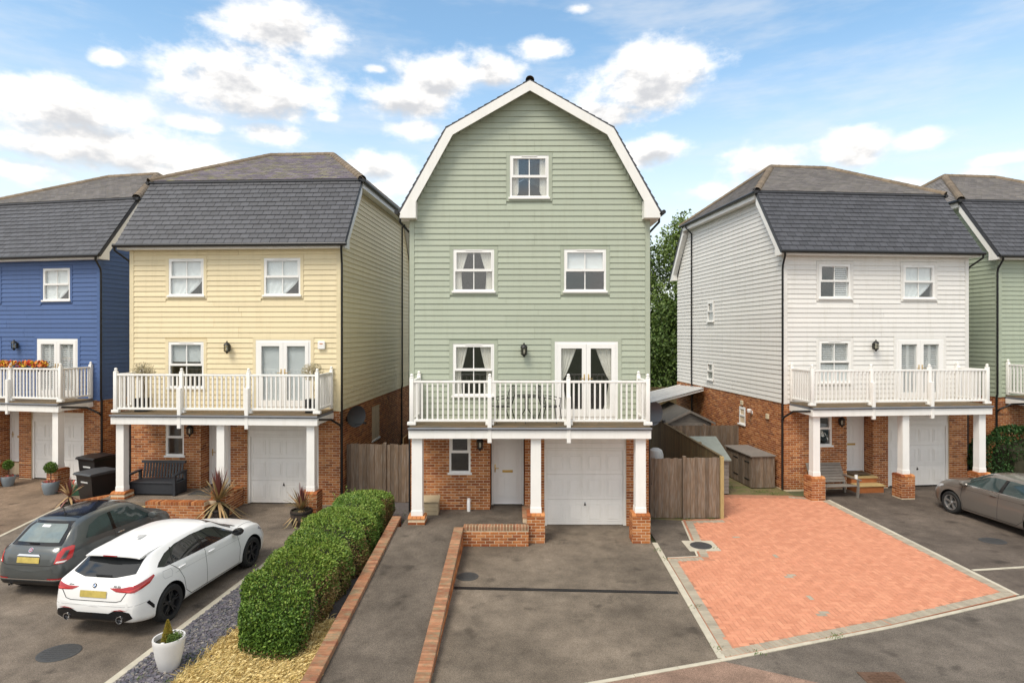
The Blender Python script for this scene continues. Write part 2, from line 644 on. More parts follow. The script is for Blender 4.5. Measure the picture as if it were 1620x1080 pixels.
def inst(name, me, parent, M=None, loc=None):
    o = bpy.data.objects.new(name, me)
    COL.objects.link(o)
    o.parent = parent
    if M is not None:
        o.matrix_basis = M
    if loc is not None:
        o.location = loc
    return o


def join_np(unit_v, unit_f, mats_):
    """many copies of a unit piece joined in one array mesh"""
    U = np.array(unit_v, dtype=np.float32)
    F = np.array(unit_f, dtype=np.int32)
    A = np.array([[list(r) for r in m] for m in mats_], dtype=np.float32)
    V = np.einsum('nij,kj->nki', A[:, :3, :3], U) + A[:, None, :3, 3]
    FF = F[None] + (np.arange(len(A), dtype=np.int32) * len(U))[:, None, None]
    return V.reshape(-1, 3), FF.reshape(-1, F.shape[1])


def pieces(name, unit, mats_, m, parent, world=Matrix(), limit=300, pick=None):
    """the nearest pieces become objects of their own, the rest one joined part"""
    if not mats_:
        return
    V, F = unit
    me = None
    order = sorted(range(len(mats_)), key=lambda i: ((world @ mats_[i].translation) - CAM_POS).length)
    if pick is not None:
        order = [i for i in order if pick(mats_[i])] + [i for i in order if not pick(mats_[i])]
        limit = min(limit, sum(1 for x in mats_ if pick(x)))
    if limit > 0:
        me = mesh_np(name, V, F, m)
        for i in order[:limit]:
            inst(name, me, parent, mats_[i])
    rest = order[limit:]
    if rest:
        v, f = join_np(V, F, [mats_[i] for i in rest])
        o = bpy.data.objects.new(name + 's' if limit > 0 else name + '_courses', mesh_np(name, v, f, m))
        COL.objects.link(o)
        o.parent = parent
        o['kind'] = 'stuff'


def TR(x, y, z, rz=0.0, s=(1, 1, 1)):
    return Matrix.Translation((x, y, z)) @ Matrix.Rotation(rz, 4, 'Z') @ Matrix.Diagonal((*s, 1))


def unit_box(bev=0.0):
    m = MB().box(0, 1, 0, 1, 0, 1)
    return m.v, m.f


def chamfer_unit(lx, ly, lz, c=0.005):
    """a block lying on its base with chamfered top arrises, origin at the corner; faces all quads"""
    v = [(0, 0, 0), (lx, 0, 0), (lx, ly, 0), (0, ly, 0), (0, 0, lz - c), (lx, 0, lz - c), (lx, ly, lz - c), (0, ly, lz - c),
         (c, c, lz), (lx - c, c, lz), (lx - c, ly - c, lz), (c, ly - c, lz)]
    f = [(0, 1, 5, 4), (1, 2, 6, 5), (2, 3, 7, 6), (3, 0, 4, 7), (4, 5, 9, 8), (5, 6, 10, 9), (6, 7, 11, 10), (7, 4, 8, 11), (8, 9, 10, 11)]
    return v, f


# a brick standing in a wall face: x along, z up, front at y=0 (towards -y), 5 mm chamfer at the face
def brick_unit():
    c = 0.02
    v = [(0, 1, 0), (1, 1, 0), (1, 1, 1), (0, 1, 1), (0, .3, 0), (1, .3, 0), (1, .3, 1), (0, .3, 1), (c, 0, .05), (1 - c, 0, .05), (1 - c, 0, .95), (c, 0, .95)]
    f = [(0, 1, 5, 4), (1, 2, 6, 5), (2, 3, 7, 6), (3, 0, 4, 7), (4, 5, 9, 8), (5, 6, 10, 9), (6, 7, 11, 10), (7, 4, 8, 11), (8, 9, 10, 11)]
    return v, f


BU = brick_unit()
BL, BH, BJ = 0.212, 0.061, 0.014


def lay_bricks(M0, length, z0, z1, ops=(), top=None, proud=0.007, start=0):
    """transforms of stretcher-bond bricks on a face: M0 maps (along, depth, up)"""
    out = []
    n = int(math.floor((z1 - z0 + BJ) / (BH + BJ)))
    for r in range(n):
        z = z0 + r * (BH + BJ)
        x = -((r + start) % 2) * (BL + BJ) / 2
        segs = [(0.0, length)]
        for (a, b, c, d) in ops:
            if z + BH > c + .01 and z < d - .01:
                ns = []
                for (p, q) in segs:
                    if b <= p or a >= q:
                        ns.append((p, q))
                    else:
                        if a > p:
                            ns.append((p, a))
                        if b < q:
                            ns.append((b, q))
                segs = ns
        while x < length:
            for (p, q) in segs:
                a, b = max(x, p), min(x + BL, q)
                if b - a > 0.03:
                    if top is not None and z + BH > min(top(a), top(b)):
                        continue
                    out.append(M0 @ Matrix.Translation((a, -proud, z)) @ Matrix.Diagonal((b - a, proud + .004, BH, 1)))
            x += BL + BJ
    return out


def sub_rects(u0, u1, z0, z1, ops):
    zs = sorted({z0, z1} | {min(max(z, z0), z1) for o in ops for z in o[2:4]})
    out = []
    for a, b in zip(zs, zs[1:]):
        if b - a < 1e-4:
            continue
        segs = [(u0, u1)]
        zm = (a + b) / 2
        for (p, q, c, d) in ops:
            if c < zm < d:
                ns = []
                for (s, t) in segs:
                    if q <= s or p >= t:
                        ns.append((s, t))
                    else:
                        if p > s:
                            ns.append((s, p))
                        if q < t:
                            ns.append((q, t))
                segs = ns
        out += [(s, t, a, b) for s, t in segs if t - s > 1e-3]
    return out


def cut(segs, a, b):
    ns = []
    for (p, q) in segs:
        if b <= p or a >= q:
            ns.append((p, q))
        else:
            if a > p:
                ns.append((p, a))
            if b < q:
                ns.append((b, q))
    return ns


# unit weatherboard: length x, height z, thick at its foot; -y is outside
BOARD = ([(0, 0, 0), (1, 0, 0), (1, 0, 1), (0, 0, 1), (0, -.030, 0), (1, -.030, 0), (1, -.007, 1), (0, -.007, 1)],
         [(0, 3, 2, 1), (4, 5, 6, 7), (0, 1, 5, 4), (2, 3, 7, 6), (0, 4, 7, 3), (1, 2, 6, 5)])
# unit slate: width x, up-slope y, lower edge lifted
SLATE = ([(.02, 0, .004), (.98, 0, .004), (.98, 1, 0), (.02, 1, 0), (.02, 0, .030), (.98, 0, .030), (.98, 1, .007), (.02, 1, .007)],
         [(4, 5, 6, 7), (0, 1, 5, 4), (1, 2, 6, 5), (3, 0, 4, 7), (0, 3, 2, 1)])


def lay_slates(bl, br, tl, tr, w, gauge, jit=0.004):
    bl, br, tl, tr = map(Vector, (bl, br, tl, tr))
    xd = (br - bl).normalized()
    up = ((tl + tr) / 2 - (bl + br) / 2)
    up = (up - xd * up.dot(xd))
    Hs = up.length
    yd = up.normalized()
    nd = xd.cross(yd).normalized()
    n = max(1, round(Hs / gauge))
    g = Hs / n
    out = []
    L0, R0 = 0.0, (br - bl).length
    L1, R1 = (tl - bl).dot(xd), (tr - bl).dot(xd)
    for r in range(n):
        t = (r + .5) / n
        l, rr = L0 + (L1 - L0) * t, R0 + (R1 - R0) * t
        x = math.floor(l / w) * w - (r % 2) * w / 2 - w
        while x < rr:
            a, b = max(x, l), min(x + w, rr)
            if b - a > 0.03:
                o = bl + xd * a + yd * (r * g + random.uniform(-jit, jit)) + nd * random.uniform(0, .003)
                M = Matrix(((xd.x * (b - a), yd.x * g * 1.12, nd.x, o.x), (xd.y * (b - a), yd.y * g * 1.12, nd.y, o.y),
                            (xd.z * (b - a), yd.z * g * 1.12, nd.z, o.z), (0, 0, 0, 1)))
                out.append(M)
            x += w
    return out


def half_tile(r=0.14, L=1.0, n=6):
    vs, fs = [], []
    for k in range(n + 1):
        t = math.pi * k / n
        for (y, rr) in ((0, r * 1.06), (L, r)):
            vs.append((rr * math.cos(t), y, rr * math.sin(t)))
    for k in range(n):
        fs.append((2 * k, 2 * k + 1, 2 * k + 3, 2 * k + 2))
    return vs, fs


def lay_ridge(p, q, L=0.33):
    p, q = Vector(p), Vector(q)
    d = (q - p)
    n = max(1, round(d.length / L))
    yd = d.normalized()
    xd = yd.cross(Vector((0, 0, 1))).normalized()
    zd = xd.cross(yd).normalized()
    st = d.length / n
    out = []
    for i in range(n):
        o = p + yd * st * i
        out.append(Matrix(((xd.x, yd.x * st * 1.05, zd.x, o.x), (xd.y, yd.y * st * 1.05, zd.y, o.y), (xd.z, yd.z * st * 1.05, zd.z, o.z), (0, 0, 0, 1))))
    return out

# ------------------------------------------------------------ house parts
HW, HD = 6.76, 10.0
ZC, ZE, ZB, VB = 2.94, 8.06, 10.45, 1.43      # foot of boarding, eaves, mansard break, setback of break
ROW = 0.163


def curtain_mesh(w, h, side, tie=0.45, wide=0.34, narrow=0.16):
    """a tied-back curtain hanging at one side of a window"""
    nz, nx = 16, 14
    V, F = [], []
    for j in range(nz + 1):
        z = h * j / nz
        t = j / nz
        if t > tie:
            k = narrow + (wide - narrow) * ((t - tie) / (1 - tie)) ** 0.8
        else:
            k = narrow + (wide * .55 - narrow) * ((tie - t) / tie) ** 1.4
        for i in range(nx + 1):
            s = i / nx
            x = s * k * w
            if side > 0:
                x = w - x
            V.append((x, .045 + .012 * math.sin(s * 26), z))
    for j in range(nz):
        for i in range(nx):
            a = j * (nx + 1) + i
            F.append((a, a + 1, a + nx + 2, a + nx + 1))
    m = MB()
    m.add(V, F)
    return m


def dress(win, x0, x1, z0, z1, style):
    w, h = x1 - x0, z1 - z0
    loc = (x0, 0, z0)
    if style in ('curtains', 'curtains_low'):
        for s in (-1, 1):
            curtain_mesh(w, h, s).build('curtain', M_curtain, win, True, loc=loc)
    elif style == 'straight':
        for s in (-1, 1):
            curtain_mesh(w, h, s, .1, .2, .2).build('curtain', M_curtain, win, True, loc=loc)
    elif style == 'nets':
        m = curtain_mesh(w, h, -1, .5, 1.0, 1.0)
        m.build('net_curtain', M_blind, win, True, loc=loc)
    elif style == 'blind_top':
        MB().box(0, w, .035, .05, h * .55, h).build('roller_blind', M_blind, win, loc=loc)
    elif style in ('blind', 'blind_half'):
        m = MB()
        z = h
        lo = 0.0 if style == 'blind' else h * .55
        while z > lo + .03:
            m.add([(0, .035, z - .03), (w, .035, z - .03), (w, .055, z), (0, .055, z)], [(0, 1, 2, 3)])
            z -= .034
        m.build('venetian_blind', M_blind, win, loc=loc)
    elif style in ('shutter', 'shutter_right', 'shutter_top'):
        a = w * .5 if style == 'shutter_right' else 0
        zl = h * .45 if style == 'shutter_top' else 0
        m = MB()
        n = 1 if style == 'shutter_right' else 2
        lw = (w - a) / n
        for k in range(n):
            x = a + k * lw
            m.box(x, x + .05, .03, .06, zl, h).box(x + lw - .05, x + lw, .03, .06, zl, h)
            m.box(x + .05, x + lw - .05, .03, .06, zl, zl + .06).box(x + .05, x + lw - .05, .03, .06, h - .06, h)
            z = zl + .08
            while z < h - .09:
                m.add([(x + .05, .03, z), (x + lw - .05, .03, z), (x + lw - .05, .06, z + .050), (x + .05, .06, z + .050)], [(0, 1, 2, 3)])
                z += .068
        m.build('plantation_shutter', M_shutter, win, loc=loc)
        if style == 'shutter_top':
            MB().box(0, w, .035, .042, 0, h * .43).build('net_curtain', M_blind, win, loc=loc)


def window(root, M, w, h, style=None, bars=True, split=0.5, sill=True, vent=True, name='window', fr=.055):
    f = MB()
    o = -.045
    f.box(0, fr, o, .03, 0, h).box(w - fr, w, o, .03, 0, h)
    f.box(fr, w - fr, o, .03, h - fr, h).box(fr, w - fr, o, .03, 0, fr)
    hs = h * split
    # top sash stands proud of the lower one
    f.box(fr, w - fr, o - .012, .028, hs - .03, hs + .04)
    for x in (fr, w - fr - .035):
        f.box(x, x + .035, o - .010, .026, hs + .04, h - fr)
    f.box(fr + .035, w - fr - .035, o - .010, .026, h - fr - .035, h - fr)
    win = f.build(name, M_upvc, root)
    win.matrix_basis = M
    for a, b, c, d in ((fr + .035, w - fr - .035, hs + .04, h - fr - .035), (fr, w - fr, fr, hs - .03)):
        MB().box(a, b, -.006, .0, c, d).build('pane', M_glass, win)
        if bars:
            MB().box((a + b) / 2 - .013, (a + b) / 2 + .013, -.022, .014, c, d).build('glazing_bar', M_upvc, win)
    if sill:
        MB().box(-.04, w + .04, -.10, -.047, -.045, .012, .006).build('sill', M_upvc, win)
    if vent and bars:
        MB().box(w * .3, w * .7, o - .022, o - .002, h - .040, h - .018).build('trickle_vent', M_upvc, win)
    dress(win, fr, w - fr, fr, h - fr, style)
    return win


def french_doors(root, M, w, h, style):
    f = MB()
    o = -.05
    f.box(0, .06, o, .03, 0, h).box(w - .06, w, o, .03, 0, h).box(.06, w - .06, o, .03, h - .06, h).box(.06, w - .06, o, .03, 0, .06)
    fd = f.build('french_doors', M_upvc, root)
    fd.matrix_basis = M
    lw = (w - .12) / 2
    for k in (0, 1):
        a = .06 + k * lw
        b = a + lw
        l = MB()
        l.box(a + .003, a + .12, o - .015, .02, .06, h - .06).box(b - .12, b - .003, o - .015, .02, .06, h - .06)
        l.box(a + .12, b - .12, o - .015, .02, h - .19, h - .06).box(a + .12, b - .12, o - .015, .02, .06, .26)
        l.build('door_leaf', M_upvc, fd)
        MB().box(a + .12, b - .12, -.01, -.004, .26, h - .19).build('pane', M_glass, fd)
        hx = b - .06 if k == 0 else a + .06
        hm = MB().box(hx - .015, hx + .015, o - .03, o - .016, 1.0, 1.24, .004)
        s = -1 if k == 0 else 1
        hm.tube([(hx, o - .03, 1.12), (hx, o - .06, 1.12), (hx + s * .11, o - .06, 1.115)], .010, 8)
        hm.build('door_handle', M_brass, fd, True)
        if style in ('curtains',):
            curtain_mesh(lw - .2, h - .4, -1 if k == 0 else 1, .5, .72, .12).build('curtain', M_curtain, fd, True, loc=(a + .1, 0, .2))
        elif style:
            dress(fd, a + .10, b - .10, .25, h - .18, style)
    return fd


def front_door(root, M, w, h):
    d = empty('front_door')
    d.parent = root
    d.matrix_basis = M
    MB().box(0, .05, -.05, .05, 0, h).box(w - .05, w, -.05, .05, 0, h).box(.05, w - .05, -.05, .05, h - .05, h).build('door_frame', M_upvc, d)
    MB().box(.053, w - .053, -.02, .02, .02, h - .053).build('door_leaf', M_upvc, d)
    pw = (w - .1 - .30) / 2
    for x in (.05 + .10, .05 + .2 + pw):
        for z0, z1 in ((.20, .86), (1.05, 1.62), (1.72, 1.92)):
            f = MB()
            f.box(x, x + pw, -.030, -.021, z0, z0 + .02).box(x, x + pw, -.030, -.021, z1 - .02, z1)
            f.box(x, x + .02, -.030, -.021, z0 + .02, z1 - .02).box(x + pw - .02, x + pw, -.030, -.021, z0 + .02, z1 - .02)
            f.box(x + .045, x + pw - .045, -.032, -.021, z0 + .045, z1 - .045, .008)
            f.build('door_panel', M_upvc, d)
    MB().box(w / 2 - .15, w / 2 + .15, -.035, -.021, .92, .99, .005).build('letterbox', M_brass, d)
    hm = MB().box(.085, .115, -.034, -.021, .93, 1.15, .004)
    hm.tube([(.10, -.03, 1.05), (.10, -.07, 1.05), (.21, -.07, 1.045)], .010, 8)
    hm.build('door_handle', M_brass, d, True)
    MB().box(.055, w - .055, -.07, -.021, 0.0, .03).build('threshold', M_chrome, d)
    return d


def garage_door(root, u0, u1, z1=2.45):
    g = empty('garage_door')
    g.parent = root
    g.location = (u0, .10, 0)
    w = u1 - u0
    MB().box(0, .075, -.06, .04, 0, 2.10).box(w - .075, w, -.06, .04, 0, 2.10).box(0, w, -.06, .04, 2.10, 2.16).build('door_frame', M_white, g)
    hp = MB()
    n = 2
    for k in range(n):
        a = 2.163 + k * (z1 - 2.163) / n
        hp.box(0, w, -.05 + .006 * k, .04, a, a + (z1 - 2.163) / n - .004)
    hp.build('head_panel', M_white, g)
    sl = MB()
    zs = [0.015, .72, 1.42, 2.095]
    for a, b in zip(zs, zs[1:]):
        sl.box(.08, w - .08, -.02, .02, a, b - .006)
    sl.build('door_leaf', M_white, g)
    pw = (w - .16) / 4
    for i in range(4):
        for a, b in ((.12, .60), (.82, 1.30), (1.52, 1.98)):
            x = .08 + i * pw + .06
            y = pw - .12
            p = MB()
            p.box(0, y, -.010, -.001, 0, .022).box(0, y, -.010, -.001, b - a - .022, b - a)
            p.box(0, .022, -.010, -.001, .022, b - a - .022).box(y - .022, y, -.010, -.001, .022, b - a - .022)
            p.box(.05, y - .05, -.013, -.001, .05, b - a - .05, .010)
            p.build('raised_panel', M_white, g, loc=(x, -.02, a))
    hm = MB().prism([(-.03, -.05), (.03, -.05), (0, .055)], -.034, -.021, 'y').tube([(0, -.03, 0), (0, -.07, -.01)], .014, 8)
    hm.build('door_handle', M_black, g, loc=(w / 2, 0, .60))
    return g


def lantern(name, loc, rz, label, group):
    t = empty(name, loc, rz, label, 'wall lamp', group)
    MB().box(-.05, .05, -.02, 0, -.10, .10, .008).build('back_plate', M_iron, t)
    MB().tube([(0, -.01, .05), (0, -.06, .12), (0, -.11, .10)], .012, 8).build('bracket', M_iron, t, True)
    c = MB()
    n = 6
    for k in range(n):
        a = 2 * math.pi * k / n + .26
        c.tube([(.085 * math.cos(a), -.13 + .085 * math.sin(a), .08), (.085 * math.cos(a), -.13 + .085 * math.sin(a), -.10)], .008, 5)
    c.lathe([(.105, .075), (.09, .11), (.045, .16), (.02, .17), (.025, .19), (.0, .22)], 12, (0, -.13, 0))
    c.lathe([(.0, -.20), (.018, -.185), (.03, -.15), (.085, -.115), (.09, -.10)], 12, (0, -.13, 0))
    c.build('cage', M_iron, t, True)
    MB().lathe([(.075, -.10), (.075, .075)], 12, (0, -.13, 0)).build('lamp_glass', M_lampglass, t, True)
    MB().lathe([(.012, -.10), (.028, -.06), (.03, .0), (.012, .05)], 10, (0, -.13, 0)).build('bulb', M_upvc, t, True)
    return t


def downpipe(root, pts, name='downpipe'):
    o = MB().tube(pts, .034, 10).build(name, M_gutter, root, True)
    return o


BALU = (lambda m: (m.v, m.f))(MB().box(-.021, .021, -.021, .021, 0, 1))


def balcony(root, bo, z=3.0, u0=.30, u1=6.40, left_side=True, right_side=True, white_deck=False):
    v = -1.27
    b = MB()
    a0, a1 = u0 + bo - .05, u1 + bo + .05
    b.box(a0, a1, -1.40, -.04, 2.885, 2.955)
    bal = b.build('balcony', M_lead, root)
    # deck boards run along the front
    y = -1.385
    me = None
    while y < -.1:
        MB().box(a0 + .01, a1 - .01, y, min(y + .115, -.04), 2.958, 2.992).build('deck_board', M_deck, bal)
        y += .123
    MB().box(a0 - .01, a1 + .01, -1.41, -1.26, 2.67, 2.88, .008).build('beam', M_white, bal)
    MB().box(a0 - .008, a0 + .09, -1.258, -.045, 2.70, 2.878).build('beam', M_white, bal)
    MB().box(a1 - .09, a1 + .008, -1.258, -.045, 2.70, 2.878).build('beam', M_white, bal)
    MB().box(a0 + .1, a1 - .1, -1.25, -.045, 2.80, 2.86).build('soffit', M_white, bal)
    MB().tube([(a0 - .02, -1.44, 2.93), (a1 + .02, -1.44, 2.93)], .03, 8).build('gutter', M_lead, bal, True)
    posts = [u0 + bo, u0 + bo + 2.02, u0 + bo + 4.05, u1 + bo]
    pl = MB().box(-.05, .05, -.05, .05, 3.02, 4.22, .006)
    pl.lathe([(.045, 4.22), (.06, 4.235), (.03, 4.25), (.045, 4.285), (.03, 4.32), (0, 4.33)], 10)
    plm = pl.mesh('post', M_white, True)
    dr = MB().box(-.052, .052, -.10, .0, 2.56, 3.75, .01)
    drm = dr.mesh('post_stay', M_white)
    ft = MB().box(-.11, .11, -.06, .06, 3.005, 3.085, .01).mesh('post_foot', M_white)
    for i, p in enumerate(posts):
        inst('post', plm, bal, loc=(p, v, 0))
        inst('post_foot', ft, bal, loc=(p, v, 0))
        if i in (1, 2):
            inst('post_stay', drm, bal, loc=(p, v - .055, 0))
    bm_ = mesh_np('baluster', BALU[0], BALU[1], M_white)

    def rails(p, q):
        p, q = Vector(p), Vector(q)
        L = (q - p).length
        ang = math.atan2(q.y - p.y, q.x - p.x)
        hr = MB().box(.05, L - .05, -.035, .035, 4.09, 4.15, .01).build('handrail', M_white, bal, loc=(p.x, p.y, 0), rz=ang)
        MB().box(.05, L - .05, -.03, .03, 3.09, 3.155, .008).build('bottom_rail', M_white, bal, loc=(p.x, p.y, 0), rz=ang)
        n = max(2, round(L / .135))
        for k in range(1, n):
            d = p + (q - p) * (k / n)
            inst('baluster', bm_, bal, Matrix.Translation((d.x, d.y, 3.155)) @ Matrix.Rotation(ang, 4, 'Z') @ Matrix.Diagonal((1, 1, .937, 1)))
    for a, c in zip(posts, posts[1:]):
        rails((a, v, 0), (c, v, 0))
    for p in (posts[0], posts[-1]):
        rails((p, -.06, 0), (p, v, 0))
        inst('post', plm, bal, loc=(p, -.09, 0))
    return bal, posts


def plinth(root, uc, z0, z1, w=.45, vc=-1.18, world=Matrix(), cap=True):
    h = w / 2
    core = MB().box(uc - h, uc + h, vc - h, vc + h, z0 - .05, z1 - .02)
    p = core.build('plinth', M_mortar, root)
    ms = []
    for k, (x, y, rz) in enumerate(((uc - h, vc - h, 0), (uc + h, vc - h, R(90)), (uc + h, vc + h, R(180)), (uc - h, vc + h, R(-90)))):
        ms += lay_bricks(TR(x, y, 0, rz), w, z0, z1 - .03, start=k % 2)
    pieces('brick', BU, ms, M_brick, p, world)
    if cap:
        c = MB()
        n = 4
        st = (w + .02) / n
        for i in range(n):
            x = uc - h - .01 + i * st
            m = MB()
            y0, y1 = vc - h - .01, vc + h + .01
            m.add([(x, y0, z1 - .03), (x + st - .008, y0, z1 - .03), (x + st - .008, y1, z1 - .03), (x, y1, z1 - .03),
                   (x, y0, z1), (x + st - .008, y0, z1), (x + st - .008, y1, z1), (x, y1, z1),
                   (x, y0 + .07, z1 + .05), (x + st - .008, y0 + .07, z1 + .05), (x + st - .008, y1 - .07, z1 + .05), (x, y1 - .07, z1 + .05)],
                  [(0, 3, 2, 1), (0, 1, 5, 4), (2, 3, 7, 6), (4, 5, 9, 8), (6, 7, 11, 10), (8, 9, 10, 11), (0, 4, 8, 11, 7, 3), (1, 2, 6, 10, 9, 5)])
            m.build('cap_brick', M_brick, p)
    return p


def pillar(root, uc, z0, z1=2.67, w=.235, vc=-1.18):
    m = MB()
    h = w / 2
    ws = [(z0, h * 1.09), (z0 + .12, h * 1.07), (z0 + .16, h), (z1 - .12, h * .98), (z1, h * .98)]
    vs, fs = [], []
    for z, a in ws:
        vs += [(uc - a, vc - a, z), (uc + a, vc - a, z), (uc + a, vc + a, z), (uc - a, vc + a, z)]
    for i in range(len(ws) - 1):
        for k in range(4):
            fs.append((4 * i + k, 4 * i + (k + 1) % 4, 4 * i + 4 + (k + 1) % 4, 4 * i + 4 + k))
    fs += [(3, 2, 1, 0), tuple(range(len(vs) - 4, len(vs)))]
    m.add(vs, fs)
    return m.build('pillar', M_white, root)


def house(key, x, y, th, dz, col, label, bo=0.0, gable=False, roofmat=None, styles=None, boards='both', brick_front=300, slate_limit=300,
          porch=True, side_col=None, u_in=(0.0, HW)):
    cm = mat(key + '_boarding', col, 0.55, 0.06, 1.6, rnd=0.045, stretch=(.6, 4, 4), streak=.20)
    W0 = Matrix.Translation((x, y, dz)) @ Matrix.Rotation(R(th), 4, 'Z')
    root = empty('townhouse', (x, y, dz), R(th), label, 'house')
    st = styles
    a0, a1 = u_in
    # ---- ground floor brickwork
    sw = (1.13, 1.73, 1.47, 2.52)
    dr0, dr1 = 2.27, 3.25
    g0, g1 = 3.79, 6.08
    m = MB()
    for (p, q, c, d) in sub_rects(a0, dr0, -.1, ZC, [sw]):
        m.box(p, q, 0, .2, c, d)
    m.box(dr1, g0, 0, .2, -.1, ZC).box(g1, a1, 0, .2, -.1, ZC).box(g0, g1, 0, .2, 2.45, ZC).box(dr0, dr1, 0, .2, 2.62, ZC)
    m.box(dr0 - .1, dr0, .2, .6, -.1, ZC).box(dr1, dr1 + .1, .2, .6, -.1, ZC).box(dr0, dr1, .2, .6, 2.622, 2.70)
    m.box(a0, a0 + .2, .2, HD, -.1, ZC).box(a1 - .2, a1, .2, HD, -.1, ZC).box(a0 + .2, a1 - .2, HD - .2, HD, -.1, ZC)
    m.box(g0 - .04, g1 + .04, .6, .65, 0, ZC)
    bw = m.build('brick_wall', M_mortar, root)
    ms = lay_bricks(TR(a0, 0, 0), dr0 - a0, 0, ZC, [(sw[0] - a0, sw[1] - a0, sw[2], sw[3])])
    ms += lay_bricks(TR(dr1, 0, 0), g0 - dr1, 0, ZC)
    ms += lay_bricks(TR(g1, 0, 0), a1 - g1, 0, ZC)
    ms += lay_bricks(TR(g0, 0, 0), g1 - g0, 2.475, ZC)
    ms += lay_bricks(TR(dr0, 0, 0), dr1 - dr0, 2.625, ZC)
    ms += lay_bricks(TR(dr0, 0, 0, R(90)), .58, 0, 2.62) + lay_bricks(TR(dr1, .58, 0, R(-90)), .58, 0, 2.62)
    sidew = {}
    lowin = {}
    if boards in ('right', 'both'):
        lowin['right'] = (3.48, 4.50, 1.36, 2.62)
    if boards in ('left', 'both'):
        lowin['left'] = (2.75, 3.25, 1.79, 2.46)
    sbr = lay_bricks(TR(a1, 0, 0, R(90)), HD, 0, ZC, [lowin['right']] if key == 'cream' else [])
    sbl = lay_bricks(TR(a0, HD, 0, R(-90)), HD, 0, ZC, [(HD - 3.25, HD - 2.75, 1.79, 2.46)] if key == 'white' else [])
    nearm = ms + (sbr if key in ('cream', 'blue') else []) + (sbl if key in ('white', 'mint') else [])
    pieces('brick', BU, nearm, M_brick, bw, W0, brick_front)
    rest = [] + (sbr if key not in ('cream', 'blue') else []) + (sbl if key not in ('white', 'mint') else [])
    pieces('wall_brick', BU, rest, M_brick, bw, W0, 0)
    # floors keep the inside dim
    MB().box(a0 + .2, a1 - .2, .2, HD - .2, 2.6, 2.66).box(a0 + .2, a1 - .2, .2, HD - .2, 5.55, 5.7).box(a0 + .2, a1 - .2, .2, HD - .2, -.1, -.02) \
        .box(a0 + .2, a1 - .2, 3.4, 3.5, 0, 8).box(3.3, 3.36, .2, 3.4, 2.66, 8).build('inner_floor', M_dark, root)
    # ---- boarded front wall
    ops = [(1.25, 2.39, 6.54, 7.71), (4.34, 5.51, 6.54, 7.71), (1.24, 2.39, 3.63, 5.08), (4.08, 5.84, 2.995, 5.14)]
    if gable:
        ops.append((2.83, 3.91, 9.15, 10.33))
    m = MB()
    ztop = 8.75 if gable else ZE + .02
    for (p, q, c, d) in sub_rects(a0, a1, ZC, ztop, ops[:4]):
        m.box(p, q, 0, .2, c, d)
    if gable:
        def gl(z):   # left edge of gable at height z
            if z < 8.75:
                return a0
            if z < 10.93:
                return a0 + (z - 8.75) / (10.93 - 8.75) * (1.22 - a0)
            return 1.22 + (z - 10.93) / (12.16 - 10.93) * (3.38 - 1.22)
        gr = lambda z: 6.76 - gl(z)
        zc0, zc1 = 9.15, 10.33
        for za, zb in ((8.75, zc0), (zc1, 10.93), (10.93, 12.16)):
            m.prism([(gl(za + 1e-4), za), (gr(za + 1e-4), za), (gr(zb), zb), (gl(zb), zb)], 0, .2, 'y')
        for za, zb in ((8.75, 10.93), (10.93, 12.16)):
            m.prism([(gl(za + 1e-4), za), (gr(za + 1e-4), za), (gr(zb), zb), (gl(zb), zb)], HD - .2, HD, 'y')
        m.prism([(gl(zc0), zc0), (2.83, zc0), (2.83, zc1), (gl(zc1), zc1)], 0, .2, 'y')
        m.prism([(3.91, zc0), (gr(zc0), zc0), (gr(zc1), zc1), (3.91, zc1)], 0, .2, 'y')

    # side and rear walls behind the boards
    def side_poly():
        return [(.2, ZC), (HD - .2, ZC), (HD - .2, ZE), (HD - VB, ZB), (VB, ZB), (.2, ZE)] if not gable else [(.2, ZC), (HD - .2, ZC), (HD - .2, 8.75), (.2, 8.75)]
    m.prism(side_poly(), a0, a0 + .2, 'x')
    m.prism(side_poly(), a1 - .2, a1, 'x')
    m.box(a0 + .2, a1 - .2, HD - .2, HD, ZC, ztop)
    cw = m.build('boarded_wall', cm, root)
    bd = []
    T = .10
    zr = ZC
    row = 0
    zend = 12.1 if gable else ZE
    while zr < zend - .03:
        h = min(ROW, zend - zr)
        zm = zr + h * .5
        L0, L1 = a0 + .1, a1 - .1
        if gable:
            zt = zr + h
            if zt > 8.75:
                L0, L1 = gl(zt - .05) + .02, gr(zt - .05) - .02
        segs = [(L0, L1)]
        for (p, q, c, d) in ops:
            if c - T < zm < d + T * .9:
                segs = cut(segs, p - T, q + T)
        for (p, q) in segs:
            js = []
            if q - p > 3.0:
                j = 2.72 if row % 4 < 2 else 3.52
                if row % 5 == 3:
                    j += .1
                if p + .5 < j < q - .5:
                    js = [j]
            ed = [p] + js + [q]
            for a, b in zip(ed, ed[1:]):
                bd.append(TR(a + .003, -.002 - random.uniform(0, .002), zr + random.uniform(-.0015, .0015), 0, (b - a - .006, 1, h * 1.05)))
        zr += ROW
        row += 1
    pieces('board', BOARD, bd, cm, cw, W0)

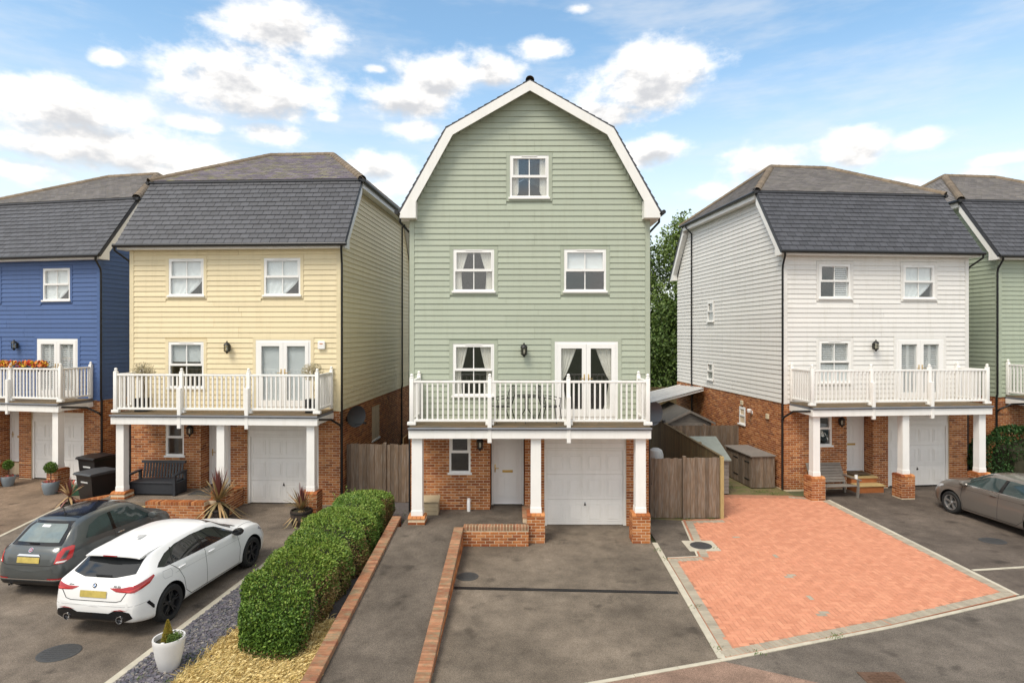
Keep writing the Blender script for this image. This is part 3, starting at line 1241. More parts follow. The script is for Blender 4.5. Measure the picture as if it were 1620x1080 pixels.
    # side boards
    def side_rows(right):
        out = []
        zr = ZC
        r = 0
        zend = ZB - .02 if not gable else 8.7
        wins = []
        if key == 'white' and not right:
            wins = [(5.59, 6.21, 5.85, 6.72), (5.64, 6.26, 3.30, 4.05)]
        while zr < zend - .04:
            h = min(ROW, zend - zr)
            zt = zr + h
            k = 0.0 if zt < ZE or gable else (zt - ZE) / (ZB - ZE) * VB
            segs = [(k + .09, HD - k - .09)]
            for (p, q, c, d) in wins:
                if c - .05 < zr + h / 2 < d + .05:
                    segs = cut(segs, p - .05, q + .05)
            nseg = []
            for (p, q) in segs:
                if q - p > 5:
                    j = 3.9 + (r % 3) * .8
                    nseg += [(p, j), (j, q)] if p < j - .3 and j < q - .3 else [(p, q)]
                else:
                    nseg.append((p, q))
            for (p, q) in nseg:
                if right:
                    out.append(TR(a1 + .002, p + .0015, zr, R(90), (q - p - .003, 1, h * 1.05)))
                else:
                    out.append(TR(a0 - .002, q - .0015, zr, R(-90), (q - p - .003, 1, h * 1.05)))
            zr += ROW
            r += 1
        return out
    for right in (True, False):
        vis = (right and boards in ('right', 'both')) or (not right and boards in ('left', 'both'))
        pieces('board' if vis else 'wall_board', BOARD, side_rows(right), cm, cw, W0, 300 if vis else 0)
    # corner boards and trims round the openings
    t = MB()
    zt = 8.72 if gable else ZE
    for (p, q) in ((a0 - .034, a0 + .1), (a1 - .1, a1 + .034)):
        MB().box(p, q, -.036, -.001, ZC - .02, zt).build('corner_board', cm, cw)
    for p in (a0 - .0365, a1 + .0015):
        MB().box(p, p + .035, .0, .09, ZC - .02, zt).build('corner_board', cm, cw)
    for (p, q, c, d) in ops:
        f = MB()
        f.box(p - T, p, -.034, .1, c - (T if c > 3 else 0), d + T * .8).box(q, q + T, -.034, .1, c - (T if c > 3 else 0), d + T * .8).box(p, q, -.034, .1, d, d + T * .8)
        if c > 3:
            f.box(p, q, -.034, .1, c - T, c)
        f.build('opening_trim', cm, cw)
    # ---- windows and doors
    for (p, q, c, d), s in zip(ops, st):
        if c < 3:
            french_doors(root, TR(p, .02, c), q - p, d - c, s)
        else:
            window(root, TR(p, .02, c), q - p, d - c, s)
    if gable:
        p, q, c, d = ops[4]
        window(root, TR(p, .02, c), q - p, d - c, 'straight')
    window(root, TR(sw[0], .06, sw[2]), sw[1] - sw[0], sw[3] - sw[2], None, bars=False, name='window', split=.56)
    front_door(root, TR(dr0 + .03, .50, .46), dr1 - dr0 - .06, 2.14)
    MB().box(dr0, dr1, .46, .60, -.05, .455).build('doorstep_wall', M_mortar, root)
    garage_door(root, g0, g1)
    if key == 'cream':
        window(root, TR(a1, 3.48, 1.36, R(90)) @ Matrix.Translation((0, .06, 0)), 1.02, 1.26, None, bars=True, name='window', vent=False)
    if key == 'white':
        for (p, q, c, d) in ((5.59, 6.21, 5.85, 6.72), (5.64, 6.26, 3.30, 4.05), (2.75, 3.25, 1.79, 2.46)):
            window(root, TR(a0 - (0 if d < 2.9 else .0), q, c, R(-90)) @ Matrix.Translation((0, .03 if d < 2.9 else 0, 0)), q - p, d - c, None, bars=False, vent=False)
    # ---- roof
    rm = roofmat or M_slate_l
    if not gable:
        ov = .27
        bl, br_ = (-ov, -.33, ZE + .06), (HW + ov, -.33, ZE + .06)
        tl, tr_ = (-ov, VB - .02, ZB + .03), (HW + ov, VB - .02, ZB + .03)
        r = MB()
        # solid mansard slopes and hipped top
        r.add([bl, br_, tr_, tl, (-ov, -.25, ZE), (HW + ov, -.25, ZE), (HW + ov, VB + .08, ZB - .03), (-ov, VB + .08, ZB - .03)],
              [(0, 1, 2, 3), (7, 6, 5, 4), (0, 4, 5, 1), (1, 5, 6, 2), (2, 6, 7, 3), (3, 7, 4, 0)])
        by0, by1 = HD + .33, HD - VB + .02
        r.add([(-ov, by0, ZE + .06), (HW + ov, by0, ZE + .06), (HW + ov, by1, ZB + .03), (-ov, by1, ZB + .03),
               (-ov, HD + .25, ZE), (HW + ov, HD + .25, ZE), (HW + ov, by1 - .1, ZB - .03), (-ov, by1 - .1, ZB - .03)],
              [(3, 2, 1, 0), (4, 5, 6, 7), (1, 5, 4, 0), (2, 6, 5, 1), (3, 7, 6, 2), (0, 4, 7, 3)])
        o2 = ov + .03
        c = [(-o2, VB - .12, ZB + .06), (HW + o2, VB - .12, ZB + .06), (HW + o2, HD - VB + .12, ZB + .06), (-o2, HD - VB + .12, ZB + .06)]
        rg = [(2.25, 5.0, 12.42), (4.75, 5.0, 12.42)]
        r.add(c + rg + [(p[0], p[1], p[2] - .06) for p in c], [(0, 1, 5, 4), (2, 3, 4, 5), (1, 2, 5), (3, 0, 4), (9, 8, 7, 6), (0, 6, 7, 1), (1, 7, 8, 2), (2, 8, 9, 3), (3, 9, 6, 0)])
        roof = r.build('roof', M_slate, root)
        lift = .012
        up = lambda p, d=(0, 0, 0): (p[0] + d[0], p[1] + d[1], p[2] + d[2])
        pieces('slate', SLATE, lay_slates(up(bl, (0, -.01, .01)), up(br_, (0, -.01, .01)), up(tl, (0, -.01, .01)), up(tr_, (0, -.01, .01)), .29, .205), M_slate, roof, W0, slate_limit)
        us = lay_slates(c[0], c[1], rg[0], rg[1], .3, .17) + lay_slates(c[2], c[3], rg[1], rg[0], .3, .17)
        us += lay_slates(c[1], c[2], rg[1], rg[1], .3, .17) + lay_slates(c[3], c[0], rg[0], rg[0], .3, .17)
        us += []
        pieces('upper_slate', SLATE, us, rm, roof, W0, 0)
        bs = lay_slates((HW + ov, by0, ZE + .06), (-ov, by0, ZE + .06), (HW + ov, by1, ZB + .03), (-ov, by1, ZB + .03), .29, .205)
        pieces('mansard_slate', SLATE, bs, M_slate, roof, W0, 0)
        ht = half_tile()
        hips = lay_ridge(rg[0], rg[1])
        for a, b in ((0, 0), (1, 1), (2, 1), (3, 0)):
            hips += lay_ridge(c[a], rg[b])
        hips = [Matrix.Translation((0, 0, -.035)) @ q for q in hips]
        pieces('hip_tile', ht, hips, M_hip, roof, W0)
        # verge boards with boxed feet, fascias and gutters
        e0, e1 = Vector((-.30, ZE + .02)), Vector((VB + .02, ZB - .02))
        dd = (e1 - e0).normalized()
        nn = Vector((dd.y, -dd.x))
        i0, i1 = e0 + nn * .24, e1 + nn * .24
        k = (.14 - i0.x) / dd.x
        j = i0 + dd * k
        poly = [(-.30, ZE - .08), (.14, ZE - .08), (.14, j.y), (VB + .03, j.y + (VB + .03 - .14) * dd.y / dd.x), (e1.x, e1.y), (e0.x, e0.y)]
        for s, ua in ((0, -ov + .01), (1, HW + .04)):
            MB().prism(poly, ua, ua + .22, 'x').build('verge_board', M_white, root)
            MB().prism([(HD - p[0], p[1]) for p in poly][::-1], ua, ua + .22, 'x').build('verge_board', M_white, root)
            uu = (-ov - .02, -.036) if s == 0 else (HW + .036, HW + ov + .02)
            MB().box(uu[0], uu[1], VB + .06, HD - VB - .06, ZB - .22, ZB - .02).build('fascia', M_white, root)
            gx = -ov - .085 if s == 0 else HW + ov + .085
            MB().tube([(gx, VB - .15, ZB + .0), (gx, HD - VB + .15, ZB + .0)], .06, 8).build('gutter', M_gutter, root, True)
        MB().box(-ov + .24, HW + ov - .24, -.30, -.03, ZE - .08, ZE + .04).build('fascia', M_white, root)
        MB().tube([(-ov - .06, -.385, ZE + .03), (HW + ov + .06, -.385, ZE + .03)], .058, 10).build('gutter', M_gutter, root, True)
        # downpipes
        for s, on in ((0, 'left'), (1, 'right')):
            ux = -.075 if s == 0 else HW + .075
            sg = -1 if s == 0 else 1
            gx = -ov if s == 0 else HW + ov - .02
            if s == 0 and key == 'cream' or s == 1 and key == 'white':
                downpipe(root, [(gx + sg * .02, -.38, ZE), (gx + sg * .02, -.36, ZE - .12), (ux, .02, ZE - .42), (ux, .06, ZE - .6), (ux, .06, 0)])
            else:
                downpipe(root, [(ux + sg * .10, -.37, ZE), (ux + sg * .08, -.34, ZE - .12), (ux, -.06, ZE - .40), (ux, -.04, ZE - .55), (ux, -.04, 3.05), (ux - sg * .02, .02, 2.9), (ux - sg * .02, .02, 0)])
            gx2 = -ov - .085 if s == 0 else HW + ov + .085
            downpipe(root, [(gx2, 7.95, ZB - .04), (gx2, 7.95, ZB - .14), (ux, 7.95, ZB - .42), (ux, 7.95, 3.05), (ux - sg * .02, 7.95, 2.9), (ux - sg * .02, 7.95, 0)])
        # balcony outlet pipe to the corner pipe
        if key in ('cream', 'blue', 'white', 'mint'):
            s = 1 if key in ('cream', 'blue') else 0
            ux = HW + .05 if s else -.05
            ub = 6.46 + bo if s else .24 + bo
            downpipe(root, [(ub, -1.3, 2.84), (ub + (.0), -.3, 2.70), (ux, -.12, 2.50), (ux, .0, 2.40)], 'outlet_pipe')
    else:
        prof = [(-.215, 8.70), (1.07, 11.005), (3.38, 12.315), (5.69, 11.005), (6.975, 8.70)]
        inn = [(-.19, 8.66), (1.09, 10.98), (3.38, 12.29), (5.67, 10.98), (6.95, 8.66)]
        r = MB()
        for i in range(4):
            r.prism([prof[i], prof[i + 1], inn[i + 1], inn[i]], -.335, HD + .3, 'y')
        roof = r.build('roof', M_slate, root)
        us = []
        for i in range(4):
            p, q = prof[i], prof[i + 1]
            if i < 2:
                us += lay_slates((p[0], HD + .3, p[1]), (p[0], -.33, p[1]), (q[0], HD + .3, q[1]), (q[0], -.33, q[1]), .3, .205)
            else:
                us += lay_slates((q[0], -.33, q[1]), (q[0], HD + .3, q[1]), (p[0], -.33, p[1]), (p[0], HD + .3, p[1]), .3, .205)
        pieces('roof_slate', SLATE, us, M_slate, roof, W0, 0)
        pieces('ridge_tile', half_tile(.115), [Matrix.Translation((0, 0, -.03)) @ q for q in lay_ridge((3.38, -.38, 12.32), (3.38, HD + .3, 12.32))], M_hip, roof, W0)
        # white barge boards, soffit and boxed feet
        bw_ = .235

        def off(i):
            pts = [Vector(p) for p in inn]
            ns = []
            for a, b in zip(pts, pts[1:]):
                d = (b - a).normalized()
                ns.append(Vector((d.y, -d.x)))
            out = []
            for k, p in enumerate(pts):
                if k == 0:
                    n = ns[0]
                    out.append(p + n * bw_)
                elif k == len(pts) - 1:
                    out.append(p + ns[-1] * bw_)
                else:
                    n = (ns[k - 1] + ns[k]).normalized()
                    out.append(p + n * (bw_ / n.dot(ns[k])))
            return out
        of = off(0)
        for i in range(4):
            MB().prism([inn[i], inn[i + 1], tuple(of[i + 1]), tuple(of[i])], -.345, -.31, 'y').build('barge_board', M_white, root)
            MB().prism([inn[i], inn[i + 1], tuple(Vector(inn[i + 1]) * .7 + of[i + 1] * .3), tuple(Vector(inn[i]) * .7 + of[i] * .3)], -.309, -.037, 'y').build('soffit', M_white, root)
        for s in (0, 1):
            poly = [(-.19, 8.53), (.25, 8.53), (.25, 9.02), (.10, 9.06), (-.19, 8.60)]
            if s:
                poly = [(6.76 - p[0], p[1]) for p in poly][::-1]
            MB().prism(poly, -.35, -.037, 'y').build('barge_foot', M_white, root)
            gx = -.27 if s == 0 else 7.03
            MB().tube([(gx, -.40, 8.68), (gx, HD + .3, 8.68)], .06, 10).build('gutter', M_gutter, root, True)
            ua, ub = (-.20, a0 - .036) if s == 0 else (a1 + .036, 6.96)
            MB().box(ua, ub, -.03, HD + .2, 8.50, 8.62).build('fascia', M_white, root)
            ux = a0 - .08 if s == 0 else a1 + .08
            downpipe(root, [(gx, .15, 8.62), (gx, .15, 8.50), (ux, .3, 8.22), (ux, .3, 3.05), (ux, .3, 0)])
    # ---- balcony on pillars
    bal, posts = balcony(root, bo)
    for i, uc in enumerate((.44, 3.51, 6.21)):
        uc += bo
        if i == 0 and porch:
            plinth(root, uc, .46, .62, .42, world=W0, cap=True)
            pillar(root, uc, .665, w=.275 if gable else .235)
        else:
            plinth(root, uc, 0, .70, .45, world=W0)
            pillar(root, uc, .745, w=.265 if gable else .235)
    return root, W0


CUR = ['curtains', 'blind_top', 'curtains', 'curtains']
H_C, W_C = house('sage', -2.888, 16.952, -.254, 0, (.40, .44, .345), 'sage green boarded house with a barn-shaped front gable, centre of the row', 0.0, True, None, CUR, 'none', 300, u_in=(.06, 6.70))
H_Y, W_Y = house('cream', -12.125, 19.307, -3.132, .02, (.77, .66, .43), 'cream yellow boarded house with grey slate mansard roof, left of the green gabled house', .12, False, M_slate_y,
                 ['nets', 'nets', 'blind_half', 'blind'], 'right', 300)
H_W, W_W = house('white', 9.295, 20.707, 5.418, .04, (.76, .745, .71), 'white boarded house with grey slate mansard roof, behind the orange block paving', -.08, False, M_slate_l,
                 ['shutter_right', 'nets', 'shutter_top', 'shutter'], 'left', 300, porch=False)
H_B, W_B = house('blue', -21.454, 23.067, -10.817, .03, (.068, .125, .29), 'deep blue boarded house with flower boxes on its balcony, at the left edge', .06, False, M_slate_l,
                 ['nets', 'nets', 'blind', 'shutter'], 'right', 0)
H_F, W_F = house('mint', 17.971, 22.397, 5.915, .09, (.38, .43, .33), 'pale green boarded house with slate mansard roof, cut off by the right edge', 0, False, M_slate_l,
                 ['nets', 'nets', 'blind', 'shutter'], 'left', 0)

# ------------------------------------------------------------ the ground, drives and road
def sheet(name, poly, z, m, thick=None):
    mb = MB()
    if thick:
        mb.prism(poly, z - thick, z, 'z')
    else:
        mb.add([(p[0], p[1], z) for p in poly], [tuple(range(len(poly)))])
    return struct(mb.build(name, m))


sheet('ground', [(-900, -700), (900, -700), (900, 1200), (-900, 1200)], -.03, M_ground)
KERB = [(-30, 5.0), (-8, 7.0), (-2, 8.45), (1.17, 9.30), (3.42, 9.97), (7.0, 11.13), (10.46, 12.39), (15.5, 14.6), (26, 20.2)]
sheet('road', [(-60, -20), (60, -20), (60, 34), (26, 20.2)] + [(p[0], p[1]) for p in KERB[::-1][1:]] + [(-60, 4)], -.004, M_road)
sheet('driveway', [(-1.30, 8.66), (1.17, 9.30), (3.42, 9.97), (3.60, 15.5), (3.72, 17.9), (3.72, 18.2), (.3, 18.2), (-1.3, 16.0)], 0.0, M_tar)
sheet('driveway', [(-6.4, 7.3), (-5.45, 16.9), (-5.0, 19.5), (-13.2, 20.3), (-13.95, 18.8), (-13.4, 15.0), (-12.6, 6.4)], 0.0, M_tar_l)
sheet('driveway', [(-40, 4), (-12.6, 6.4), (-13.4, 15.0), (-13.95, 18.8), (-13.2, 21), (-14.4, 22.6), (-21, 24), (-40, 28)], -.001, M_tar_b)
sheet('driveway', [(10.36, 12.34), (15.5, 14.6), (26, 20.2), (24, 24), (16, 22), (10.2, 21.2), (10.20, 19.6)], 0.0, M_tar_r)
sheet('pavement', [(-2, 7.6), (1.0, 8.4), (4.6, 7.6), (5.2, 9.1), (3.48, 9.93), (3.42, 9.95), (1.17, 9.27), (-2, 8.43)], 0.0, M_pink)
sheet('side_yard', [(3.6, 17.4), (6.2, 17.4), (6.2, 30), (3.6, 30)], -.006, M_moss)
sheet('side_yard', [(6.1, 20.0), (9.35, 20.0), (9.2, 24.2), (6.1, 24.2)], -.003, M_moss)
sheet('side_path', [(3.70, 14.50), (4.46, 14.60), (4.86, 17.38), (3.75, 17.60)], .008, M_tar_ramp, .012)


def strip(name, pts, w, z, m, th=.05, seg=None, label=None):
    """a run of flush concrete edging stones along a polyline"""
    root = empty(name, (pts[0][0], pts[0][1], 0))
    struct(root)
    o0 = Vector((pts[0][0], pts[0][1], 0))
    for a, b in zip(pts, pts[1:]):
        a, b = Vector((*a, 0)), Vector((*b, 0))
        d = b - a
        L = d.length
        n = max(1, round(L / (seg or .9)))
        ang = math.atan2(d.y, d.x)
        for i in range(n):
            p = a + d * (i / n) - o0
            k = MB().box(.003, L / n - .003, -w / 2, w / 2, z - th, z + random.uniform(-.002, .002), .006)
            k.build('kerb_stone', M_conc, root, loc=p, rz=ang)
    return root


strip('edging_kerb', [(-2, 8.43), (1.17, 9.29), (3.42, 9.96), (7.0, 11.12), (10.46, 12.38), (13, 13.45)], .075, .012, M_conc)
strip('edging_kerb', [(3.47, 10.02), (3.66, 15.55)], .13, .014, M_conc)
strip('edging_kerb', [(10.38, 12.45), (10.20, 19.55)], .10, .014, M_conc)
strip('edging_kerb', [(-6.30, 8.2), (-5.50, 16.75)], .13, .014, M_conc)
strip('edging_kerb', [(-13.0, 11.0), (-13.56, 16.05), (-13.97, 18.87)], .10, .012, M_conc)
strip('edging_kerb', [(10.45, 13.75), (11.9, 13.95), (13.6, 14.2)], .08, .012, M_conc)
strip('edging_kerb', [(3.72, 14.50), (4.47, 14.60), (4.87, 17.35)], .05, .014, M_conc)

# block paving: grey border courses and orange herringbone
pav = struct(MB().prism([(3.54, 10.03), (7.0, 11.17), (10.34, 12.42), (10.14, 19.7), (9.1, 20.05), (6.05, 20.2), (6.05, 17.55), (4.90, 17.45), (4.50, 14.57), (3.70, 14.47)], -.03, .0135, 'z').build('block_paving', M_sand))
PV = chamfer_unit(.192, .092, .05, .006)
BORD = [(3.55, 10.04), (7.0, 11.17), (10.33, 12.43), (10.13, 19.6), (9.0, 19.95), (6.1, 19.95), (6.05, 17.4), (4.95, 17.32), (4.53, 14.53), (3.70, 14.42)]


def inset_poly(P, d):
    out = []
    n = len(P)
    for i in range(n):
        a, b, c = Vector(P[i - 1]), Vector(P[i]), Vector(P[(i + 1) % n])
        d1, d2 = (b - a).normalized(), (c - b).normalized()
        n1, n2 = Vector((-d1.y, d1.x)), Vector((-d2.y, d2.x))
        m = (n1 + n2)
        m = m / max(.4, m.dot(n1))
        out.append(b + m * d)
    return out


def inside(p, P):
    c = False
    n = len(P)
    for i in range(n):
        a, b = P[i], P[(i + 1) % n]
        if (a[1] > p[1]) != (b[1] > p[1]) and p[0] < (b[0] - a[0]) * (p[1] - a[1]) / (b[1] - a[1]) + a[0]:
            c = not c
    return c


INN = inset_poly(BORD, .205)
gm = []
for i in range(len(BORD)):
    if i in (4, 5):
        continue
    a, b = Vector(BORD[i]), Vector(BORD[(i + 1) % len(BORD)])
    d = b - a
    n = int(d.length / .1)
    ang = math.atan2(d.y, d.x)
    for k in range(n):
        p = a + d.normalized() * (k * .1)
        gm.append(Matrix.Translation((p.x, p.y, -.03 + random.uniform(0, .002))) @ Matrix.Rotation(ang, 4, 'Z') @ Matrix.Translation((.098, .004, 0)) @ Matrix.Rotation(R(90), 4, 'Z'))
pieces('border_paver', PV, gm, M_paver_g, pav, limit=300)
hm = []
ph = R(-1.5)
grey_at = [(6.3, 14.6), (6.15, 13.4), (6.05, 12.3), (5.9, 15.9), (5.95, 11.6)]
gsp = []
for i in range(-10, 95):
    for j in range(-10, 115):
        c = (i - j) % 4
        if c not in (0, 3):
            continue
        x, y = 3.3 + i * .1, 9.8 + j * .1
        cx, cy = (x + .1, y + .05) if c == 0 else (x + .05, y + .1)
        if not inside((cx, cy), INN):
            continue
        if (cx - 4.77) ** 2 + (cy - 15.30) ** 2 < .40 ** 2:
            continue
        z = -.032 + random.uniform(0, .003)
        M = Matrix.Translation((x + .004, y + .004, z)) if c == 0 else Matrix.Translation((x + .096, y + .004, z)) @ Matrix.Rotation(R(90), 4, 'Z')
        if any((cx - a) ** 2 + (cy - b) ** 2 < .011 for a, b in grey_at):
            gsp.append(M)
        else:
            hm.append(M)
pieces('paver', PV, hm, M_paver, pav, limit=300)
pieces('grey_paver', PV, gsp, M_paver_g, pav, limit=20)


def cover(name, x, y, rx, ry, label, m=M_cover, square=False, frame=None, rz=0.0):
    t = empty(name, (x, y, 0), rz, label, 'manhole cover')
    if frame:
        MB().box(-rx - .12, rx + .12, -ry - .10, ry + .10, -.03, .021, .004).build('frame', frame, t)
    z = .024 if frame else .006
    if square:
        MB().box(-rx, rx, -ry, ry, -.02, z).build('plate', m, t)
    else:
        MB().lathe([(1, -.02), (1, z), (.96, z + .004), (0, z + .004)], 28, cap=False).build('plate', m, t).scale = (rx, ry, 1)
    st = MB()
    for i in range(-4, 5):
        for j in range(-4, 5):
            if (i * i + j * j) < 17:
                st.box(i * rx / 5 - .022, i * rx / 5 + .022, j * ry / 5 - .009, j * ry / 5 + .009, z + .002, z + .008)
    st.build('tread_stud', m, t)
    return t


cover('manhole_cover', -7.62, 10.2, .33, .30, 'round black manhole cover in the drive behind the white car')
cover('manhole_cover', -.98, 13.4, .24, .24, 'small round manhole cover beside the brick ramp wall above the drain')
cover('manhole_cover', 12.45, 15.7, .32, .26, 'dark oval manhole cover in the right drive near the grey car')
cover('manhole_cover', 4.77, 15.30, .27, .27, 'round manhole cover in a pale square frame at the orange paving edge', M_cover, False, M_conc)
cover('manhole_cover', 5.77, 9.40, .30, .22, 'rusty square cover in the road at the bottom edge', M_cover_b, True)
dt = empty('drain_channel', (-1.28, 12.80, 0), math.atan2(12.56 - 12.80, 3.44 + 1.28), 'long black slotted drain channel across the middle drive', 'drain')
DL = math.hypot(3.44 + 1.28, .24)
MB().box(0, DL, -.06, .06, -.08, .004).build('channel', M_black, dt)
k = int(DL / .5)
for i in range(k):
    g = MB()
    a = i * DL / k
    g.box(a + .005, a + DL / k - .005, -.055, -.035, .004, .010).box(a + .005, a + DL / k - .005, .035, .055, .004, .010)
    for q in range(12):
        g.box(a + .02 + q * (DL / k - .04) / 12, a + .04 + q * (DL / k - .04) / 12, -.035, .035, .004, .010)
    g.build('grating', M_black, dt)

# ------------------------------------------------------------ ramp, porches and brick walls
RZ = lambda y: .03 + max(0, min(1, (y - 9.0) / 6.4)) * .42
mb = MB()
mb.add([(-2.97, 8.2, .012), (-1.44, 8.2, .012), (-1.44, 9.0, .03), (-2.97, 9.0, .03), (-1.44, 15.42, .45), (-2.97, 15.42, .45), (-2.97, 8.2, -.1), (-1.44, 8.2, -.1), (-1.44, 15.42, -.1), (-2.97, 15.42, -.1)],
       [(0, 1, 2, 3), (3, 2, 4, 5), (0, 6, 7, 1), (1, 7, 8, 4, 2), (0, 3, 5, 9, 6)])
struct(mb.build('ramp_path', M_tar_ramp))
struct(MB().box(-2.82, .36, 15.42, 16.94, -.1, .452).box(-.60, .34, 16.94, 17.42, -.1, .452).build('porch', M_tar_ramp))

COP = chamfer_unit(.066, .235, .105, .008)


def brick_garden_wall(label, p0, p1, zt0, zt1, w=.215, zb=-.05, both=True, cop_mat=None, coping=True):
    p0, p1 = Vector((*p0, 0)), Vector((*p1, 0))
    d = p1 - p0
    L = d.length
    ang = math.atan2(d.y, d.x)
    t = empty('brick_wall', p0, ang, label, 'wall')
    W0 = Matrix.Translation(p0) @ Matrix.Rotation(ang, 4, 'Z')
    c = .103 if coping else 0
    core = MB().prism([(0, zb), (L, zb), (L, zt1 - c), (0, zt0 - c)], 0, w, 'y')
    core.build('wall_core', M_mortar, t)
    top = lambda x: zt0 + (zt1 - zt0) * x / L - c + .012
    ms = lay_bricks(TR(0, 0, 0), L, zb + .05, max(zt0, zt1) - c + .02, top=top)
    if both:
        ms += lay_bricks(TR(L, w, 0, R(180)), L, zb + .05, max(zt0, zt1) - c + .02, top=lambda x: top(L - x))
    ms += lay_bricks(TR(L, 0, 0, R(90)), w, zb + .05, zt1 - c + .01) + lay_bricks(TR(0, w, 0, R(-90)), w, zb + .05, zt0 - c + .01)
    pieces('brick', BU, ms, M_brick, t, W0)
    if coping:
        MB().prism([(0, zt0 - c), (L, zt1 - c), (L, zt1 - .012), (0, zt0 - .012)], -.004, w + .004, 'y').build('coping_mortar', M_mortar, t)
        n = int(L / .075)
        sl = math.atan2(zt1 - zt0, L)
        cm_ = [Matrix.Translation((L * i / n, -.010, zt0 + (zt1 - zt0) * i / n - .105 + random.uniform(-.002, .003))) @ Matrix.Rotation(-sl, 4, 'Y') @ Matrix.Rotation(random.uniform(-.01, .01), 4, 'Z') for i in range(n)]
        pieces('coping_brick', COP, cm_, cop_mat or M_coping, t, W0)
    return t


brick_garden_wall('low brick wall along the left of the ramp beside the green hedge', (-2.96, 8.4), (-2.93, 16.0), .10, .56, w=.215)
brick_garden_wall('brick retaining wall between the ramp and the middle drive', (-1.255, 8.7), (-1.235, 15.30), .11, .50)
brick_garden_wall('short brick wall with upright coping in front of the green house porch', (-1.23, 15.30), (.415, 15.30), .50, .50)
brick_garden_wall('short brick return wall between the green house porch and its garage', (.50, 15.75), (.50, 16.93), .56, .56)
tY = lambda u, v: (W_Y @ Vector((u, v, 0)))[:2]
struct(MB().prism([tY(.05, -1.62), tY(3.30, -1.62), tY(3.30, -.02), tY(3.22, -.02), tY(3.22, .47), tY(2.29, .47), tY(2.29, -.02), tY(.05, -.02)], -.1, .47, 'z').build('porch', M_tar_l))
brick_garden_wall('brick retaining wall in front of the cream house porch', tY(1.72, -1.84), tY(3.46, -1.84), .56, .56, cop_mat=M_brick)
brick_garden_wall('low sloping brick wall leading down from the cream house porch to the left', tY(-1.75, -.70), tY(.10, -1.10), .12, .52, cop_mat=M_brick)
brick_garden_wall('brick end wall between the cream house porch and its garage drive', tY(3.66, -1.60), tY(3.66, -.02), .56, .56, cop_mat=M_brick)


def steps(label, tf, u0, u1, vs, zs, m=M_stone):
    t = empty('entrance_steps', (*tf(u0, vs[0]), 0), 0, label, 'steps')
    o = Vector(t.location)
    for k in range(len(zs)):
        poly = [Vector((*tf(u0, vs[k]), 0)) - o, Vector((*tf(u1, vs[k]), 0)) - o, Vector((*tf(u1, vs[-1]), 0)) - o, Vector((*tf(u0, vs[-1]), 0)) - o]
        MB().prism([p[:2] for p in poly], -.05, zs[k] - .045, 'z').build('riser', M_brick if k % 2 == 0 else M_brick, t)
        e = .03
        poly = [Vector((*tf(u0 - e, vs[k] - e), 0)) - o, Vector((*tf(u1 + e, vs[k] - e), 0)) - o, Vector((*tf(u1 + e, vs[k + 1]), 0)) - o, Vector((*tf(u0 - e, vs[k + 1]), 0)) - o]
        MB().prism([p[:2] for p in poly], zs[k] - .044, zs[k], 'z').build('tread', m, t)
    return t


tW = lambda u, v: (W_W @ Vector((u, v, 0)))[:2]
steps('two yellow stone steps up to the white house door', tW, 2.30, 3.22, [-.55, -.20, .47], [.26, .46])
steps('yellow stone step down from the cream house porch behind the dark car', tY, .62, 1.66, [-2.10, -1.86, -1.63], [.20, .36])
t = MB().box(-.35, .35, -.2, .2, 0, .015).build('doormat', mat('coir', (.12, .08, .045), .95, .3, 20), None, loc=(*tW(2.76, .12), .50), rz=R(5.4))
tag(t, 'brown doormat on the yellow steps of the white house', 'doormat')
t = MB().box(-.42, .42, -.25, .25, 0, .015).build('doormat', mat('grey_mat', (.05, .05, .05), .95, .3, 20), None, loc=(*tY(2.75, -.55), .47), rz=R(-3))
tag(t, 'dark doormat on the cream house porch beside the black bench', 'doormat')


# ------------------------------------------------------------ fences, sheds and stores
def board_fence(label, p0, p1, h, z0=0.0, bw=.125, m=M_fence, posts=(), post_m=None, rails_side=None, cap=False, name='fence', lap=True, cat='fence'):
    p0, p1 = Vector((*p0, 0)), Vector((*p1, 0))
    d = p1 - p0
    L = d.length
    t = empty(name, (p0.x, p0.y, z0), math.atan2(d.y, d.x), label, cat)
    n = max(1, round(L / bw))
    me = MB().box(.002, L / n + .012, -.012, .008, .02, h).mesh('fence_board', m)
    for i in range(n):
        o = inst('fence_board', me, t, TR(i * L / n, (i % 2) * .012 if lap else 0, random.uniform(-.012, .012), 0, (1, 1, random.uniform(.993, 1.006))))
    for x in posts:
        MB().box(x - .05, x + .05, -.05 if rails_side is None else .02, .06 if rails_side is None else .12, 0, h + .05, .006).build('post', post_m or m, t)
    if rails_side:
        for z in (.3, h * .55, h - .2):
            MB().prism([(.026, z - .045), (.085, z - .03), (.085, z + .02), (.026, z + .045)], 0, L, 'x').build('rail', m, t)
    else:
        for z in (.3, h - .25):
            MB().box(0, L, .022, .06, z - .04, z + .04).build('rail', m, t)
    if cap:
        MB().box(0, L, -.03, .05, h + .005, h + .04).build('cap_rail', m, t)
    return t


